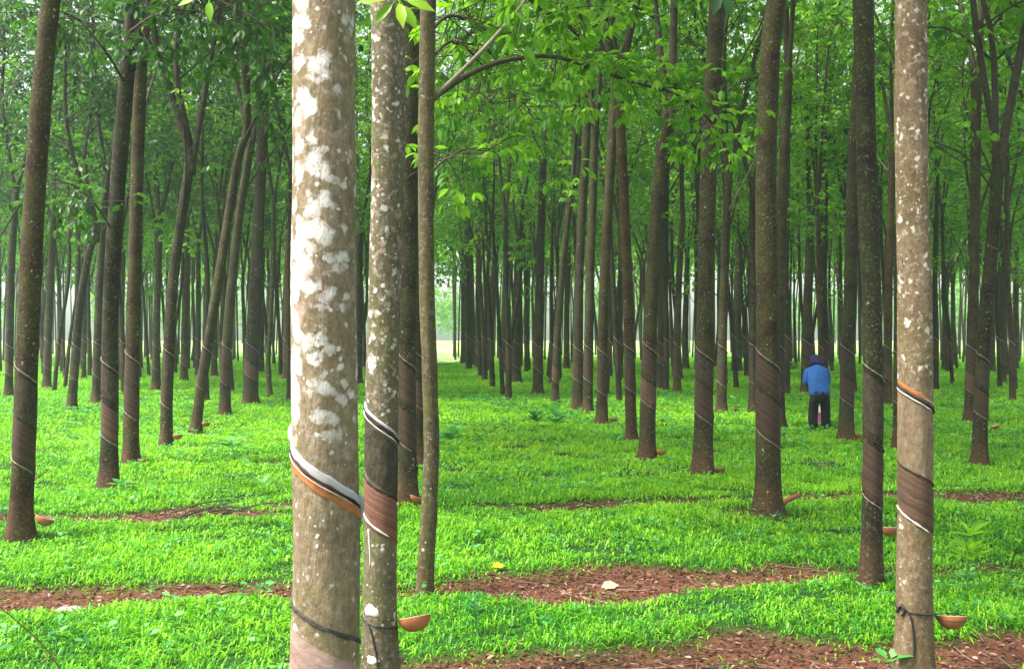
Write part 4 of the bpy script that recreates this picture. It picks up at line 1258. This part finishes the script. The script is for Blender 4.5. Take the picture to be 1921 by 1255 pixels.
seedling(232, 925, .12, 7, .18, 'low bluish weed at the foot of the flecked brown trunk', tint=.7)
seedling(838, 850, .30, 7, .26, 'broad-leaved weed with drooping leaves right of the slender young tree', tint=.5, tiers=2, wr=.5)
seedling(862, 872, .18, 6, .18, 'yellowish low weed right of the slender young tree', mat='leaf_young', tint=.2)
seedling(1040, 812, .30, 8, .22, 'bushy green weed clump in the middle of the avenue', tint=.4, tiers=3, wr=.5)
seedling(1010, 806, .25, 8, .2, 'bushy weed left of the weed clump in mid avenue', tint=.3, tiers=3, wr=.5)
seedling(1145, 850, .2, 7, .2, 'low weed left of the forking avenue trunk', tint=.6)
seedling(1813, 1118, .42, 7, .17, 'upright yellow-green seedling behind the hanging cup at right', mat='leaf_young', tint=.25, tiers=3, wr=.36)
seedling(1530, 850, .2, 7, .18, 'yellow-green weed in front of the person in blue', mat='leaf_young', tint=.3)
seedling(495, 928, .15, 7, .18, 'pale weed beside the brushwood left of the thick pale trunk', tint=.8)
seedling(898, 1180, .22, 8, .09, 'reddish green weed in the front grass right of the hanging cup', tint=.2, tiers=3)
seedling(1490, 706, .5, 10, .35, 'pale bush far back left of the person in blue', tint=.9, tiers=3)
seedling(700, 1262, .10, 4, .12, 'bright green leafy sprout at the foot of the grey spotted trunk', mat='leaf_young', tint=.15, wr=.5)
seedling(1692, 1275, .10, 5, .10, 'rounded green sprout in front of the pale tan trunk', tint=.7, wr=.7)

def sticks(name, label, cat, px, py, n, spread, L, r, mat, hz=.1, ld=0):
    x, y = gp(px, py); rg = np.random.default_rng(px)
    root = thing(name, label, cat, (x, y, float(gh(x, y))))
    for k in range(n):
        acc = Acc()
        a = rg.uniform(-.5, .5); c = rg.normal(0, 1, 3) * [spread, spread * .3, 0]
        l = L * rg.uniform(.5, 1.1)
        z = rg.uniform(.02, hz)
        tube(acc, smooth_path([c + [-l / 2 * math.cos(a), -l / 2 * math.sin(a), z * .4], c + [0, 0, z], c + [l / 2 * math.cos(a), l / 2 * math.sin(a), z * rg.uniform(.4, 1.4)]], 8), np.linspace(r, r * .4, 8), 6, rg.uniform(0, 1))
        obj('stick', acc.mesh('stick', [mat]), root)
sticks('brushwood_pile', 'grey brushwood pile of dead twigs on the soil left of the thick pale trunk', 'brushwood', 395, 972, 10, .22, .6, .012, M['branch'], .22)
sticks('brushwood_pile', 'few dry pale sticks lying on the front soil strip right of the spotted trunk', 'brushwood', 1290, 1232, 6, .35, .42, .005, M['branch'], .05)
def stone(px, py, sx, sy, sz, label, name='stone', mat='stone', group=None):
    x, y = gp(px, py)
    bm = bmesh.new(); bmesh.ops.create_icosphere(bm, subdivisions=3, radius=1)
    for v in bm.verts:
        c = v.co
        k = 1 + .14 * math.sin(c.x * 4 + px) + .11 * math.sin(c.y * 5 + c.z * 3 + py) + .06 * math.sin(c.x * 9 - c.z * 8)
        v.co = Vector((c.x * sx * k, c.y * sy * k, c.z * sz * k))
    me = bpy.data.meshes.new(name); bm.to_mesh(me); bm.free(); me.materials.append(M[mat])
    for p in me.polygons:
        p.use_smooth = True
    o = obj(name, me, None, (x, y, float(gh(x, y)) + sz * .35))
    return tag(o, label, 'stone')
stone(131, 1134, .095, .06, .035, 'flat pale stone on the bare soil at the left')
def fallen_leaf(px, py, L, label, tint, mat='leaf_young'):
    x, y = gp(px, py)
    acc = Acc(); leaves(acc, np.array([[0, 0, .0]]), np.array([[.9, .3, .12]]), np.array([[.1, -.55, .9]]), L, L * .6, np.array([tint]))
    o = obj('fallen_leaf', acc.mesh('fallen_leaf', [M[mat]]), None, (x, y, float(gh(x, y)) + .035)); tag(o, label, 'leaf')
M['leaf_yellow'] = leaf_mat('yellow_leaf', (.60, .36, .02), (.70, .50, .05), (.80, .68, .30), (.6, .4, .05), .2)
fallen_leaf(922, 1068, .12, 'orange-yellow fallen leaf at the left end of the bare strip', .1, 'leaf_yellow')
fallen_leaf(1128, 1094, .15, 'pale yellow fallen leaf on the middle of the bare strip', 1.0, 'leaf_yellow')
# bare stalk leaning at the lower left
acc = Acc()
b0 = at(128, 1268, 5.9); b0[2] = float(gh(b0[0], b0[1]))
tube(acc, smooth_path([np.zeros(3), at(85, 1215, 5.8) - b0, at(40, 1172, 5.7) - b0, at(-10, 1130, 5.6) - b0], 20), np.linspace(.006, .003, 20), 6)
tag(obj('dry_stalk', acc.mesh('dry_stalk', [simple_mat('dry_stalk', (.16, .13, .03), (.26, .19, .05), 12)]), None, tuple(b0)), 'thin dry brown stalk slanting across the grass in the lower left corner', 'stalk')

# ------------------------------------------------------------------ damp air between the rows
bm = bmesh.new()
bmesh.ops.create_cube(bm, size=1)
me = bpy.data.meshes.new('haze'); bm.to_mesh(me); bm.free()
hz = obj('haze', me, None, (0, 150, 8.6)); hz.scale = (380, 400, 20)
hz['kind'] = 'stuff'; tag(hz, 'pale damp air between the rows', 'haze')
hm, hnt, hout = new_mat('haze')
pv = hnt.nodes.new('ShaderNodeVolumePrincipled')
pv.inputs['Color'].default_value = (.80, .92, .93, 1)
pv.inputs['Density'].default_value = .0009
pv.inputs['Anisotropy'].default_value = .2
hnt.links.new(pv.outputs[0], hout.inputs['Volume'])
me.materials.append(hm)
